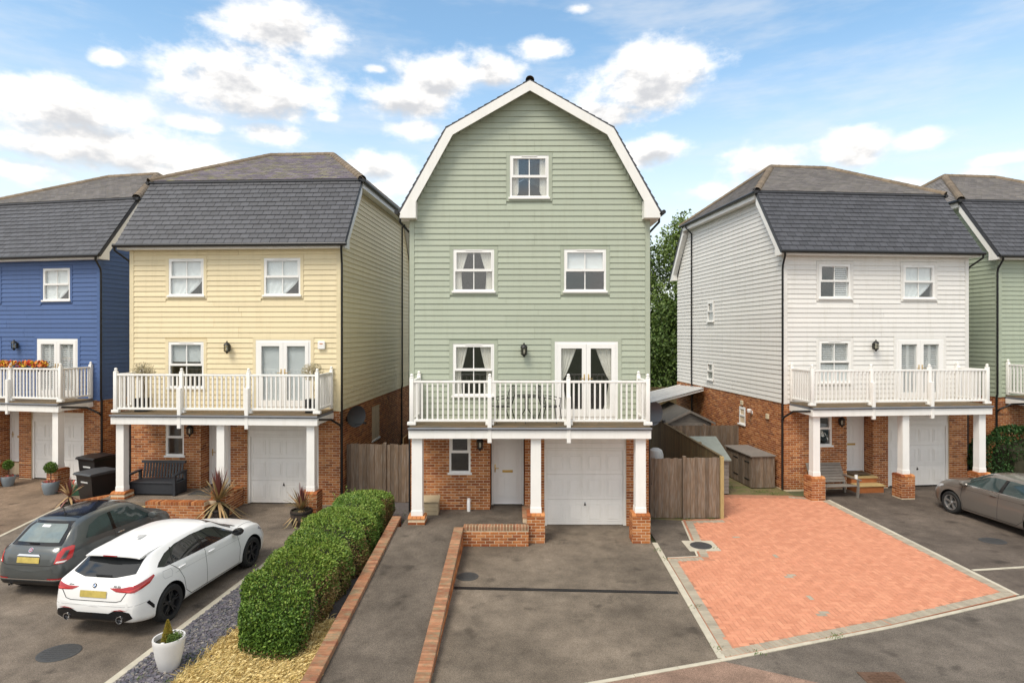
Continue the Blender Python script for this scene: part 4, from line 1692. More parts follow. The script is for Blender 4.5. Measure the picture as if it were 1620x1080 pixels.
board_fence('grey weathered board fence between the cream and green houses', (-5.28, 19.35), (-2.86, 19.2), 1.85, posts=(1.25, 2.35), bw=.13)
board_fence('brown board fence running back between the cream and green houses', (-3.5, 19.5), (-3.2, 29.0), 2.0, m=M_fence2, bw=.15, posts=(2, 4, 6))
g = board_fence('grey weathered board gate at the right side of the green house', (3.92, 17.62), (4.92, 17.62), 1.74, bw=.115, name='gate', cat='gate')
MB().tube([(.12, -.02, 1.0), (.12, -.06, 1.0), (.12, -.06, 1.15), (.12, -.02, 1.15)], .01, 6).build('gate_handle', M_iron, g)
board_fence('grey weathered fence panel with pale end post beside the orange paving', (4.98, 17.60), (6.02, 17.60), 1.76, bw=.105, posts=(.02,), name='fence')
t = MB().box(-.05, .05, -.055, .055, 0, 1.80, .008).build('fence_post', M_post, None, loc=(6.09, 17.60, 0))
tag(t, 'pale new timber post at the end of the grey fence panel', 'post')
board_fence('brown fence with arris rails running back beside the green house', (6.06, 26.3), (6.10, 17.70), 1.76, m=M_fence2, bw=.12, posts=(.1, 2.2, 4.3, 6.4), rails_side=True, cap=True, lap=False)
# the rails face the green house
board_fence('grey board fence across the passage behind the small sheds', (6.2, 23.9), (9.02, 24.0), 1.74, bw=.13, posts=(1.4,))
board_fence('tall garden fence with trellis far behind between the houses', (3.5, 33.5), (13.5, 33.5), 2.35, m=M_fence2, bw=.2, cap=True)


def shed_boards(t, x0, x1, z0, z1, y, m, rows, rz=0.0, base=(0, 0, 0), top=None):
    h = (z1 - z0) / rows
    for r in range(rows):
        a, b = x0, x1
        if top:
            a, b = top(z0 + (r + .6) * h)
            if b - a < .1:
                continue
        me = MB()
        z = z0 + r * h
        me.add([(a, -.018, z), (b, -.018, z), (b, -.004, z + h), (a, -.004, z + h), (a, .004, z), (b, .004, z), (b, .004, z + h), (a, .004, z + h)],
               [(0, 1, 2, 3), (0, 4, 5, 1), (1, 5, 6, 2), (2, 6, 7, 3), (3, 7, 4, 0)])
        o = me.build('shed_board', m, t)
        o.matrix_basis = Matrix.Translation(base) @ Matrix.Rotation(rz, 4, 'Z')


t = empty('garden_store', (6.22, 20.15, 0), 0, 'small wooden store with a sloping pale green felt roof by the fence', 'shed')
w, dp = .98, 1.35
MB().box(.02, w - .02, .02, dp, 0, 1.14).prism([(.02, 1.14), (dp, 1.14), (dp, 1.62)], .02, w - .02, 'x').build('carcass', M_core, t)
shed_boards(t, 0, w, .05, 1.16, 0, M_grey_wood, 9)
shed_boards(t, 0, dp, .05, 1.16, 0, M_grey_wood, 9, R(90), (w, 0, 0))
MB().add([(-.06, -.10, 1.15), (w + .06, -.10, 1.15), (w + .06, dp + .08, 1.67), (-.06, dp + .08, 1.67), (-.06, -.10, 1.19), (w + .06, -.10, 1.19), (w + .06, dp + .08, 1.71), (-.06, dp + .08, 1.71)],
         [(3, 2, 1, 0), (4, 5, 6, 7), (0, 1, 5, 4), (1, 2, 6, 5), (2, 3, 7, 6), (3, 0, 4, 7)]).build('roof', M_felt, t)

t = empty('storage_chest', (*tW(-.98, .35), 0), R(5.4), 'long low wooden bike store with a lidded top against the white house wall', 'storage box')
bw_, bd_, bh = .84, 1.95, 1.10
MB().box(.02, bw_ - .02, .02, bd_ - .02, .0, bh - .02).build('carcass', M_core, t)
for i in range(6):
    MB().box(i * bw_ / 6 + .003, (i + 1) * bw_ / 6 - .003, -.004, .018, .03, bh).build('front_plank', M_fence, t)
for i in range(12):
    a = i * bd_ / 12
    MB().box(-.004, .018, a + .003, a + bd_ / 12 - .003, .03, bh - .02).build('door_plank', M_fence, t)
for a in (.10, .95):
    for z in (.25, .85):
        MB().box(-.016, -.005, a + .05, a + .40, z, z + .04).build('hinge', M_iron, t)
lid = MB()
for i in range(6):
    y0 = i * (bd_ + .12) / 6 - .06
    MB().box(-.06, bw_ + .03, y0 + .003, y0 + (bd_ + .12) / 6 - .003, bh + .004, bh + .045, .005).build('lid_plank', M_grey_wood, t)

t = empty('garden_shed', (7.32, 25.0, 0), 0, 'grey boarded shed with a felted pitched roof behind the passage fence', 'shed')
sw_, sd_, se, sa = .90, 3.2, 1.72, 2.16
MB().prism([(-sw_ + .02, 0), (sw_ - .02, 0), (sw_ - .02, se), (0, sa - .03), (-sw_ + .02, se)], .02, sd_, 'y').build('carcass', M_core, t)
shed_boards(t, -sw_, sw_, .1, 2.12, 0, M_grey_wood, 15, top=lambda z: (-sw_, sw_) if z < se else (-sw_ * (sa - z) / (sa - se), sw_ * (sa - z) / (sa - se)))
for s in (-1, 1):
    MB().add([(0, -.12, sa), (s * (sw_ + .12), -.12, se - .06), (s * (sw_ + .12), sd_ + .1, se - .06), (0, sd_ + .1, sa),
              (0, -.12, sa + .05), (s * (sw_ + .12), -.12, se - .01), (s * (sw_ + .12), sd_ + .1, se - .01), (0, sd_ + .1, sa + .05)],
             [(0, 1, 2, 3), (4, 7, 6, 5), (0, 4, 5, 1), (1, 5, 6, 2), (2, 6, 7, 3), (3, 7, 4, 0)]).build('roof_slope', M_felt_b, t)
    MB().prism([(0, sa + .055), (s * (sw_ + .13), se - .005), (s * (sw_ + .13), se - .10), (0, sa - .05)], -.15, -.122, 'y').build('barge_board', M_grey_wood, t)

t = empty('lean_to', (6.2, 27.0, 0), 0, 'corrugated plastic lean-to canopy against the back of the white house', 'canopy')
mc = mat('corrugated_plastic', (.50, .49, .47), .35, .12, 3)
V, F = [], []
n = 40
for i in range(n + 1):
    y = 3.3 * i / n
    for j, (xx, zz) in enumerate(((0, 2.28), (2.35, 2.92))):
        V.append((xx + y * .12 * j, y, zz + .022 * math.sin(i * 2.4)))
for i in range(n):
    F.append((2 * i, 2 * i + 1, 2 * i + 3, 2 * i + 2))
MB().add(V, F).build('roof_sheet', mc, t, True)
for y in (.05, 3.2):
    MB().prism([(0, 2.18), (2.35, 2.80), (2.35, 2.88), (0, 2.25)], y, y + .05, 'y').build('rafter', M_white, t)
MB().box(-.02, .06, 0, 3.3, 2.14, 2.24).build('edge_beam', M_fence2, t)
for y in (.05, 1.6, 3.2):
    MB().box(0, .08, y, y + .08, 0, 2.14).build('post', M_fence2, t)

t = empty('water_butt', (4.55, 19.2, 0), 0, 'pale grey rounded tank behind the gate of the green house', 'tank')
MB().lathe([(.0, 0), (.20, 0), (.23, .1), (.25, .8), (.24, 1.55), (.20, 1.68), (.10, 1.74), (0, 1.75)], 20, cap=False).build('tank_body', mat('pale_tank', (.5, .5, .48), .5, .1), t, True)
MB().lathe([(.255, .78), (.262, .80), (.255, .82)], 20, cap=False).lathe([(.25, 1.40), (.256, 1.42), (.25, 1.44)], 20, cap=False).build('hoop', mat('pale_tank', (.5, .5, .48)), t, True)


def dish(label, loc, rz, r=.42):
    t = empty('satellite_dish', loc, rz, label, 'satellite dish')
    pr = [(r * k / 8, -.16 * (k / 8) ** 2) for k in range(9)]
    m = MB().lathe([(a, .16 + b) for a, b in pr], 28, (0, -.42, 0), 'y', False)
    m.lathe([(a, .172 + b) for a, b in pr], 28, (0, -.42, 0), 'y', False)
    o = m.build('reflector', mat('dish_grey', (.055, .06, .07), .5, .05), t, True)
    o.scale = (1, 1, .82)
    MB().tube([(0, -.26, -.05), (0, -.05, -.12), (0, 0, -.12)], .018, 8).build('mount_arm', M_iron, t, True)
    MB().tube([(0, -.30, -.28), (0, -.72, -.20)], .010, 6).box(-.035, .035, -.80, -.71, -.22, -.15).build('receiver_arm', M_iron, t)
    MB().box(-.06, .06, -.012, .0, -.2, -.04).build('wall_plate', M_iron, t)
    return t


p = W_Y @ Vector((HW + .01, .62, 0))
dish('dark grey satellite dish on the brick side wall of the cream house', (p.x, p.y, 2.72), R(62))
p = W_C @ Vector((6.71, .9, 0))
dish('dark satellite dish on the right side of the green house, half hidden', (p.x, p.y, 3.05), R(40))

# ------------------------------------------------------------ wall lamps, alarm box, small fittings
def at(Wm, u, v, z):
    p = Wm @ Vector((u, v, z))
    return (p.x, p.y, p.z)


for Wm, th, nm in ((W_C, -.254, 'green gabled'), (W_Y, -3.13, 'cream'), (W_W, 5.42, 'white'), (W_B, -10.8, 'blue')):
    lantern('wall_lantern', at(Wm, 3.22, -.036, 4.90), R(th), 'black lantern on the boarding above the %s house balcony' % nm, 'black wall lanterns')
    if nm != 'blue':
        lantern('wall_lantern', at(Wm, 2.0, -.012, 2.30), R(th), 'black lantern on the brickwork under the %s house balcony' % nm, 'black wall lanterns')
t = empty('alarm_box', at(W_Y, 6.20, -.036, 4.85), R(-3.1), 'white alarm box on the cream house beside the french doors', 'alarm box')
MB().box(-.12, .12, -.07, 0, 0, .26, .03).build('cover', M_upvc, t)
MB().box(-.05, .05, -.073, -.0705, .16, .19).build('strobe', mat('orange_strobe', (.6, .2, .06), .4), t)
t = MB().tube([(0, 0, 0), (0, 0, .22), (0, .02, .28), (0, .10, .30)], .05, 12).build('drain_pipe', M_upvc, None, True, loc=(-1.20, 16.78, .45))
tag(t, 'short white pipe stub at the foot of the green house brickwork', 'pipe')
for (v, z, nm) in ((3.0, 2.62, 'upper'), (1.05, 2.35, 'front')):
    t = MB().box(-.01, .06, -.09, .09, -.09, .09, .02).build('wall_vent', mat('cream_vent', (.6, .52, .36), .6), None, loc=at(W_W, -.055, v, z), rz=R(5.4))
    tag(t, 'cream vent cover on the brick side wall of the white house, ' + ('the farther one' if nm == 'upper' else 'the nearer one'), 'vent')
t = empty('flood_lamp', at(W_W, -.01, 2.2, 2.36), R(5.4), 'white lamp on the brick side wall of the white house', 'wall lamp')
MB().box(-.03, 0, -.05, .05, -.06, .06).build('base', M_upvc, t)
MB().lathe([(0, -.16), (.07, -.15), (.09, -.05), (.05, -.02)], 12, (-.12, 0, .14)).build('lamp_head', M_upvc, t, True)
MB().tube([(-.02, 0, 0), (-.10, 0, .06)], .02, 8).build('arm', M_upvc, t)

# ------------------------------------------------------------ benches, bins, boxes, balcony furniture
t = empty('storage_bench', at(W_Y, 1.28, -.62, .455), R(-3.1), 'black slatted storage bench on the cream house porch', 'bench')
mb_ = mat('anthracite_plastic', (.025, .028, .034), .5, .12, 8)
MB().box(-.66, .66, -.30, .28, .04, .36, .01).build('seat_box', mb_, t)
MB().box(-.68, .68, -.33, .25, .365, .41, .012).build('seat_lid', mb_, t)
for s in (-1, 1):
    MB().box(s * .72 - .04, s * .72 + .04, -.34, -.26, 0, .58, .01).box(s * .72 - .04, s * .72 + .04, .20, .28, 0, .62, .01).box(s * .72 - .04, s * .72 + .04, -.258, .198, .04, .37).build('side_frame', mb_, t)
    MB().prism([(-.38, .585), (.28, .625), (.28, .67), (-.38, .63)], s * .72 - .05, s * .72 + .05, 'x').build('arm_rest', mb_, t)
for i in range(14):
    x = -.60 + i * 1.2 / 13
    MB().prism([(.22, .42), (.245, .42), (.325, .88), (.30, .88)], x - .03, x + .03, 'x').build('back_slat', mb_, t)
MB().prism([(.27, .86), (.35, .86), (.36, .93), (.28, .93)], -.70, .70, 'x').build('back_rail', mb_, t)

t = empty('terracotta_planter', at(W_Y, .38, -.45, .455), 0, 'terracotta brick-red block beside the black bench on the cream porch', 'planter')
for i in range(3):
    MB().box(-.16 + i * .03, .16 - i * .03, -.13 + i * .02, .13 - i * .02, i * .105, i * .105 + .1, .008).build('tier', mat('terracotta', (.34, .11, .055), .8, .15), t)

t = empty('storage_box', (-2.24, 16.6, .452), R(2), 'pale beige wooden box with sloping lid by the green house pillar', 'storage box')
mp_ = mat('beige_plastic', (.38, .31, .20), .7, .08, 5, rnd=.05)
for i in range(3):
    MB().box(-.24, .24, -.22, .20, .005 + i * .115, .115 + i * .115, .006).build('side_board', mp_, t)
MB().prism([(-.25, .36), (.22, .36), (.22, .44), (-.25, .37)], -.26, .26, 'x').build('lid', mp_, t)

t = empty('garden_bench', at(W_W, 1.35, -.72, -.04), R(5.4), 'weathered grey reclining wooden bench in front of the white house', 'bench')
for i in range(8):
    y = -.34 + i * .085
    z = .36 - i * .012
    MB().box(-.62, .62, y, y + .075, z, z + .025).build('seat_slat', M_grey_wood, t)
for i in range(7):
    y0, z0 = .33 + i * .045, .36 + i * .085
    MB().prism([(y0, z0), (y0 + .022, z0 - .012), (y0 + .060, z0 + .063), (y0 + .038, z0 + .075)], -.62, .62, 'x').build('back_slat', M_grey_wood, t)
for s in (-1, 1):
    MB().prism([(-.36, .0), (-.29, .0), (-.33, .36), (-.40, .36)], s * .58 - .03, s * .58 + .03, 'x').build('leg', M_grey_wood, t)
    MB().prism([(.30, .0), (.38, .0), (.42, .36), (.34, .36)], s * .58 - .03, s * .58 + .03, 'x').build('leg', M_grey_wood, t)
    MB().box(s * .62 - .045, s * .62 + .045, -.42, .44, .56, .59).box(s * .60 - .025, s * .60 + .025, -.36, -.29, .362, .558).build('arm_rest', M_grey_wood, t)
t = MB().lathe([(.0, 0), (.045, 0), (.05, .12), (.043, .12), (.04, .01), (0, .01)], 14, cap=False).build('mug', M_upvc, None, True, loc=at(W_W, 1.95, -.95, .552))
tag(t, 'white mug on the arm of the grey wooden bench', 'mug')


def wheelie_bin(label, loc, rz, m, lid_m, sticker=True):
    t = empty('wheelie_bin', loc, rz, label, 'bin', 'wheelie bins between the blue and cream houses')
    b = MB()
    lv = [(.05, .24, .27), (.55, .275, .33), (.95, .29, .36), (1.0, .31, .38)]
    vs, fs = [], []
    for z, a, c in lv:
        vs += [(-a, -c, z), (a, -c, z), (a, c, z), (-a, c, z)]
    for i in range(3):
        for k in range(4):
            fs.append((4 * i + k, 4 * i + (k + 1) % 4, 4 * i + 4 + (k + 1) % 4, 4 * i + 4 + k))
    fs += [(3, 2, 1, 0), (12, 13, 14, 15)]
    b.add(vs, fs).build('bin_body', m, t)
    MB().prism([(-.42, 1.003), (.40, 1.003), (.40, 1.06), (.1, 1.09), (-.38, 1.07), (-.43, 1.03)], -.32, .32, 'x').build('lid', lid_m, t)
    MB().tube([(-.22, .42, 1.0), (-.22, .48, 1.0), (.22, .48, 1.0), (.22, .42, 1.0)], .018, 8).build('handle', m, t)
    for s in (-1, 1):
        MB().lathe([(.0, -.03), (.10, -.03), (.10, .03), (0, .03)], 16, (s * .26, .30, .10), 'x', False).build('wheel', M_black, t)
    if sticker:
        MB().add([(-.13, -.318, .50), (.13, -.318, .50), (.13, -.3505, .80), (-.13, -.3505, .80)], [(0, 1, 2, 3)]).build('sticker', mat('faded_sticker', (.55, .56, .55), .6, .25, 14), t)
    return t


M_bing = mat('green_bin', (.02, .07, .035), .5, .1)
wheelie_bin('black wheelie bin with a white sticker, nearest of the bins by the cream house', (-13.15, 19.25, 0), R(-24), M_black, mat('grey_lid', (.05, .055, .06), .5, .1)).scale = (1.3, 1.2, .95)
wheelie_bin('black wheelie bin standing behind, by the blue house corner', (-14.25, 20.85, 0), R(-20), M_black, M_black).scale = (1.35, 1.1, 1.1)
wheelie_bin('black wheelie bin with green lid half hidden behind the cream house pillar', (-12.65, 20.45, 0), R(5), M_black, M_bing, False)
t = empty('recycling_box', (-14.45, 20.25, 0), R(10), 'low dark green recycling crate beside the blue house plinth', 'crate')
MB().box(-.26, .26, -.2, .2, 0, .30, .02).build('crate_body', M_bing, t)
MB().box(-.28, .28, -.22, .22, .302, .335, .01).build('crate_rim', M_bing, t)
for i in range(5):
    MB().lathe([(0, 0), (.045, .0), (.05, .08), (.02, .14), (0, .15)], 8, (-.18 + i * .09, random.uniform(-.1, .1), .335), cap=False).build('carton', mat('litter_%d' % (i % 3), [(.5, .12, .08), (.6, .6, .58), (.2, .22, .3)][i % 3], .5), t)


def wire_chair(label, loc, rz):
    t = empty('balcony_chair', loc, rz, label, 'chair', 'metal chairs on the green house balcony')
    mm = mat('black_chair_metal', (.03, .028, .027), .45, .1)
    for s in (-1, 1):
        MB().tube([(s * .25, -.24, 0), (s * .24, -.20, .42), (s * .26, -.22, .62), (s * .27, .0, .66), (s * .25, .24, .68)], .013, 6).build('front_leg', mm, t, True)
        MB().tube([(s * .24, .30, 0), (s * .22, .18, .42), (s * .23, .28, .72), (s * .22, .34, .92)], .013, 6).build('rear_leg', mm, t, True)
    MB().tube([(-.22, .34, .92), (-.1, .36, .97), (.1, .36, .97), (.22, .34, .92)], .013, 6).build('top_rail', mm, t, True)
    MB().box(-.23, .23, -.22, .20, .41, .43, .01).build('seat', mm, t)
    for i in range(5):
        x = -.15 + i * .075
        MB().tube([(x, .20, .44), (x, .36, .95)], .009, 5).build('back_bar', mm, t)
    return t


wire_chair('black metal chair left of the balcony table on the green house', at(W_C, 2.62, -.68, 2.995), R(-68))
wire_chair('black metal chair right of the balcony table on the green house', at(W_C, 3.92, -.66, 2.995), R(70))
t = empty('bistro_table', at(W_C, 3.28, -.70, 2.995), 0, 'small round dark metal table between the chairs on the green house balcony', 'table')
mm = mat('black_chair_metal', (.03, .028, .027))
MB().lathe([(0, .70), (.34, .70), (.35, .71), (.34, .72), (0, .72)], 24, cap=False).build('table_top', mm, t, True)
for k in range(3):
    a = k * 2.094 + .4
    MB().tube([(.05 * math.cos(a), .05 * math.sin(a), .70), (.04 * math.cos(a), .04 * math.sin(a), .35), (.28 * math.cos(a), .28 * math.sin(a), 0)], .014, 6).build('leg', mm, t, True)

# ------------------------------------------------------------ planting
def leaf_mesh(name, P, m, ln=.06, wd=.032, up=0.3, D=None, jit=.35, bend=True):
    """one mesh of folded leaf-shaped quads at points P"""
    n = len(P)
    d = rng.normal(size=(n, 3)) if D is None else D + rng.normal(size=(n, 3)) * jit
    d[:, 2] += up
    d /= np.linalg.norm(d, axis=1)[:, None] + 1e-9
    r = rng.normal(size=(n, 3))
    s = np.cross(d, r)
    s /= np.linalg.norm(s, axis=1)[:, None] + 1e-9
    k = rng.uniform(.7, 1.3, (n, 1))
    a = P - d * ln * .5 * k
    b = P + s * wd * .5 * k
    c = P + d * ln * .5 * k
    e = P - s * wd * .5 * k
    V = np.stack([a, b, c, e], 1).reshape(-1, 3)
    F = np.arange(4 * n, dtype=np.int32).reshape(-1, 4)
    return mesh_np(name, V, F, m)


def part(name, me, parent, kind=None):
    o = bpy.data.objects.new(name, me)
    link(o, parent)
    if kind:
        o['kind'] = kind
    return o


def vnoise(P, f, seed=0):
    """cheap smooth value noise"""
    q = P * f + seed * 17.3
    return (np.sin(q[:, 0] * 1.7 + np.sin(q[:, 1] * 2.3 + q[:, 2])) + np.sin(q[:, 1] * 1.9 + np.sin(q[:, 2] * 2.1 + q[:, 0] * 1.3)) + np.sin(q[:, 2] * 2.2 + np.sin(q[:, 0] * 1.6 + q[:, 1]))) / 3


def hedge(name, label, x0, x1, y0, y1, h, n, m, tip, dry=None, skew=None, z0=0.0, ln=.065, low=0.0):
    t = empty(name, ((x0 + x1) / 2, (y0 + y1) / 2, z0), 0, label, 'hedge')
    a, b = (x1 - x0) / 2, (y1 - y0) / 2
    P = []
    tot = 0
    while tot < n:
        U = rng.uniform(-1, 1, (n * 2, 3))
        Q = np.stack([U[:, 0] * (a + .15), U[:, 1] * (b + .15), (U[:, 2] * .5 + .5) * (h + .15)], 1)
        hh = h * (1 + .06 * np.sin(Q[:, 1] * 1.3) + .05 * np.sin(Q[:, 1] * 2.9 + Q[:, 0] * 2))
        hh = hh * (1 - low * np.clip((1.7 - (Q[:, 1] + b)) / 1.7, 0, 1) ** 1.5)
        wob = 1 + .13 * vnoise(Q, 1.15) + .075 * vnoise(Q, 3.1, 2) + .04 * vnoise(Q, 7, 4)
        if low:      # a row of shrubs grown together: dips where they meet
            ph = np.abs((Q[:, 1] * .95 + .35 * np.sin(Q[:, 0] * 2.0) + .3) % 1.0 - .5)
            wob = wob * (1 - .16 * np.exp(-((.5 - ph) / .16) ** 2))
        e = 4.0
        rx, ry, rz = np.abs(Q[:, 0]) / (a * wob), np.abs(Q[:, 1]) / (b * (1 + .15 / b * vnoise(Q, 1.7, 3))), np.maximum(Q[:, 2] - .45 * h, 0) / (.55 * hh * wob)
        # belly: narrower at the foot and towards the far end
        rx = rx * (1 + .12 * np.clip(1 - Q[:, 2] / (h * .4), 0, 1) + .10 * np.clip(Q[:, 2] / h - .5, 0, 1) * (Q[:, 0] > 0))
        f = (rx ** e + ry ** e + rz ** e) ** (1 / e)
        dep = (1 - f) * min(a, h)
        keep = (dep > -.05) & (dep < .02 + .10 * rng.random(len(Q)) ** 1.5) & (f < 1.04)
        P.append(Q[keep])
        tot += keep.sum()
    P = np.concatenate(P)[:n]
    N = P / np.array([a, b, h]) - np.array([0, 0, .45])
    N = N ** 3
    N /= np.linalg.norm(N, axis=1)[:, None] + 1e-6
    if skew is not None:
        P[:, 0] += skew(P[:, 1])
    isdry = np.zeros(n, bool)
    if dry is not None:
        side = (P[:, 0] - (skew(P[:, 1]) if skew is not None else 0)) / a
        isdry = (side > .66) & (P[:, 2] < h * (.84 + .12 * vnoise(P, 2, 8))) & (vnoise(P, 1.3, 5) + rng.normal(size=n) * .3 > -.30)
        isdry |= (P[:, 2] < .18) & (rng.random(n) < .4)
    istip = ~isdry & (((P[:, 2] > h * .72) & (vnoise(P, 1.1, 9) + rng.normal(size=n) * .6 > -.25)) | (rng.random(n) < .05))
    part('foliage', leaf_mesh('foliage', P[~isdry & ~istip], m, ln, ln * .5, .35, N[~isdry & ~istip], .8), t)
    if istip.any():
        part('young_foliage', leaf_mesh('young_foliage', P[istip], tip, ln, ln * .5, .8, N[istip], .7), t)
    if isdry.any():
        part('dry_foliage', leaf_mesh('dry_foliage', P[isdry], dry, ln * .8, ln * .36, .3, N[isdry], .9), t)
        # bare twigs on the thin flank
        tw = MB()
        for k in range(220):
            y = random.uniform(-b * .95, b * .95)
            x = a * random.uniform(.5, .86) + (float(skew(np.array([y]))[0]) if skew is not None else 0)
            tw.tube([(x - .15, y, .02), (x + random.uniform(-.05, .02), y + random.uniform(-.1, .1), .35), (x + random.uniform(-.02, .07), y + random.uniform(-.2, .2), random.uniform(.5, .85) * h)], [.008, .006, .003], 4)
        o = tw.build('twigs', M_bark, t)
    if tip is not m:
        # loose shoots standing out of the clipped top
        sh = []
        SM = MB()
        for k in range(260):
            q = P[rng.integers(0, n)]
            if q[2] < h * .6:
                continue
            L_ = random.uniform(.08, .24)
            d = Vector((random.gauss(0, .35), random.gauss(0, .35), 1)).normalized()
            e_ = Vector(q) + d * L_
            SM.tube([Vector(q) - d * .05, e_], [.004, .002], 4)
            for j in range(9):
                sh.append(tuple(Vector(q).lerp(e_, random.random()) + Vector((random.gauss(0, .018), random.gauss(0, .018), 0))))
        SM.build('shoots', M_bark, t)
        part('shoot_leaves', leaf_mesh('shoot_leaves', np.array(sh), tip, ln * .9, ln * .45, .6), t)
    # solid core, wood colour darkened for the shade between the leaves
    nb = 18
    vs, fs = [], []
    for i in range(nb + 1):
        y = -b * .93 + 2 * b * .93 * i / nb
        k = (1 - abs(y / b) ** 6) ** .25 if abs(y) < b else 0
        sx = float(skew(np.array([y]))[0]) if skew is not None else 0
        for q in range(12):
            an = 2 * math.pi * q / 12
            cx, cz = math.cos(an), math.sin(an)
            s = (abs(cx) ** 4 + abs(cz) ** 4) ** -.25
            hk = 1 - low * max(0, min(1, (1.7 - (y + b)) / 1.7)) ** 1.5
            vs.append((sx + cx * s * a * .74 * (.75 + .25 * k), y, max(.0, (h * .42 + cz * s * h * .42 * (.8 + .2 * k)) * hk)))
    for i in range(nb):
        for q in range(12):
            fs.append((i * 12 + q, i * 12 + (q + 1) % 12, (i + 1) * 12 + (q + 1) % 12, (i + 1) * 12 + q))
    fs += [tuple(range(12))[::-1], tuple(range(nb * 12, nb * 12 + 12))]
    MB().add(vs, fs).build('shaded_core', M_core, t, True)
    return t


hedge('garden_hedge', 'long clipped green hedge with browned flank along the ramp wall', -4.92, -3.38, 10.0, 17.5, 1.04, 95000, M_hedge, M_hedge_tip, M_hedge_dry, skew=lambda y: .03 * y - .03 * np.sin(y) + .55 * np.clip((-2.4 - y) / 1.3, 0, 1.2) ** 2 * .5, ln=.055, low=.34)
hedge('dark_hedge', 'dense dark green clipped hedge between the white and right-hand green houses', 16.15, 24.5, 20.75, 22.0, 1.95, 26000, M_dkhedge, M_dkhedge, ln=.09)


def tree(label, x, y, h, rad, m, n, seed, z_lo=.12, group='trees behind the houses'):
    random.seed(seed)
    t = empty('tree', (x, y, -.03), 0, label, 'tree', group)
    tr = MB()
    top = Vector((random.uniform(-.4, .4), random.uniform(-.4, .4), h * .95))
    pts = [Vector((0, 0, 0)), Vector((random.uniform(-.1, .1), 0, h * .3)), top * .62, top]
    tr.tube(pts, [h * .022, h * .016, h * .010, .02], 8)
    cl = []
    for i in range(38):
        f = z_lo + (1 - z_lo) * (i + .5) / 38
        a = i * 2.4 + random.uniform(-.4, .4)
        rr = rad * (math.sin(math.pi * min(1, (f - z_lo) / (1 - z_lo) * .85 + .12)) ** .7) * random.uniform(.6, 1.1)
        o = Vector((0, 0, 0)).lerp(top, max(.05, f - .1))
        e = Vector((math.cos(a) * rr, math.sin(a) * rr, h * f + random.uniform(-.2, .5)))
        tr.tube([o, o.lerp(e, .5) + Vector((0, 0, -.15)), e], [.05, .03, .01], 5)
        for k in range(3):
            q = o.lerp(e, .5 + .25 * k)
            cl.append((q, random.uniform(.45, .85) * rad * .42))
    tr.build('trunk', M_bark, t, True)
    C = np.array([c[0][:] for c in cl])
    S = np.array([c[1] for c in cl])
    ix = rng.integers(0, len(cl), n)
    g = rng.normal(size=(n, 3))
    g /= np.linalg.norm(g, axis=1)[:, None]
    P = C[ix] + g * S[ix][:, None] * rng.uniform(.25, 1.0, (n, 1)) ** .6 * np.array([1, 1, 1.25])
    P = P[P[:, 2] > .2]
    part('crown', leaf_mesh('crown', P, m, .20, .11, .0, None), t)
    return t


tree('tall bushy green tree showing beside the white house behind the garden fence', 10.6, 38.5, 12.3, 2.3, M_tree2, 17000, 3)
tree('dense dark green tree showing beside the green house behind the garden fence', 8.3, 40.0, 11.6, 2.4, M_tree, 17000, 5)
tree('dark green tree low behind the lean-to between the houses', 9.4, 36.0, 6.8, 2.4, M_tree, 15000, 8, .05)
tree('green tree mostly hidden behind the white house', 13.6, 42.0, 11.0, 2.6, M_tree, 9000, 11)
tree('green tree mostly hidden behind the green gabled house', 4.6, 41.0, 11.0, 2.8, M_tree, 9000, 14)
random.seed(21)

# slate chippings and parched lawn beside the hedge
kx = lambda y: -6.30 + (y - 8.2) * (.80 / 8.55)
sheet('gravel_bed', [(kx(7.6) + .06, 7.6), (-3.1, 7.6), (-3.1, 16.2), (-2.95, 17.2), (-3.0, 19.3), (-5.2, 19.3), (kx(16.7) + .06, 16.75)], .006, M_chipbed)
n = 11000
Y = rng.uniform(8.6, 16.6, n)
w_ = np.where(Y < 10.6, 1.75, 1.15)
edge = rng.uniform(0, 1, n) ** 1.2
Xc = kx(Y) + .08 + edge * w_
P = np.stack([Xc, Y, rng.uniform(.004, .022, n)], 1)
lawn_edge = lambda y: -5.18 + np.maximum(0, y - 10.3) * .55 + .12 * np.sin(y * 4)
keep = (Xc < lawn_edge(Y) + rng.normal(size=n) * .12) | (Y > 11.6)
P = P[keep]
MU = []
for p in P:
    s = random.uniform(.02, .055)
    MU.append(Matrix.Translation(p) @ Matrix.Rotation(random.uniform(0, 6.3), 4, 'Z') @ Matrix.Rotation(random.uniform(-.5, .5), 4, 'X') @ Matrix.Diagonal((s * random.uniform(.8, 1.6), s, s * .35, 1)))
ub = MB().add([(-.5, -.35, -.5), (.4, -.5, -.5), (.55, .4, -.5), (-.3, .5, -.5), (-.4, -.3, .5), (.35, -.4, .5), (.45, .35, .5), (-.25, .4, .5)],
              [(4, 5, 6, 7), (0, 1, 5, 4), (1, 2, 6, 5), (2, 3, 7, 6), (3, 0, 4, 7)])
v, f = join_np(ub.v, ub.f, MU)
o = part('slate_chippings', mesh_np('slate_chippings', v, f, M_chip), None)
tag(o, 'purple grey slate chippings strip between the drive kerb and the hedge', 'gravel', kind='stuff')
lawn = [(-5.25, 7.6), (-3.0, 7.6), (-3.0, 10.6), (-3.3, 11.2), (-4.3, 11.9), (-4.95, 11.0), (-5.1, 10.4)]
sheet('dry_lawn', lawn, .012, M_strawbed)


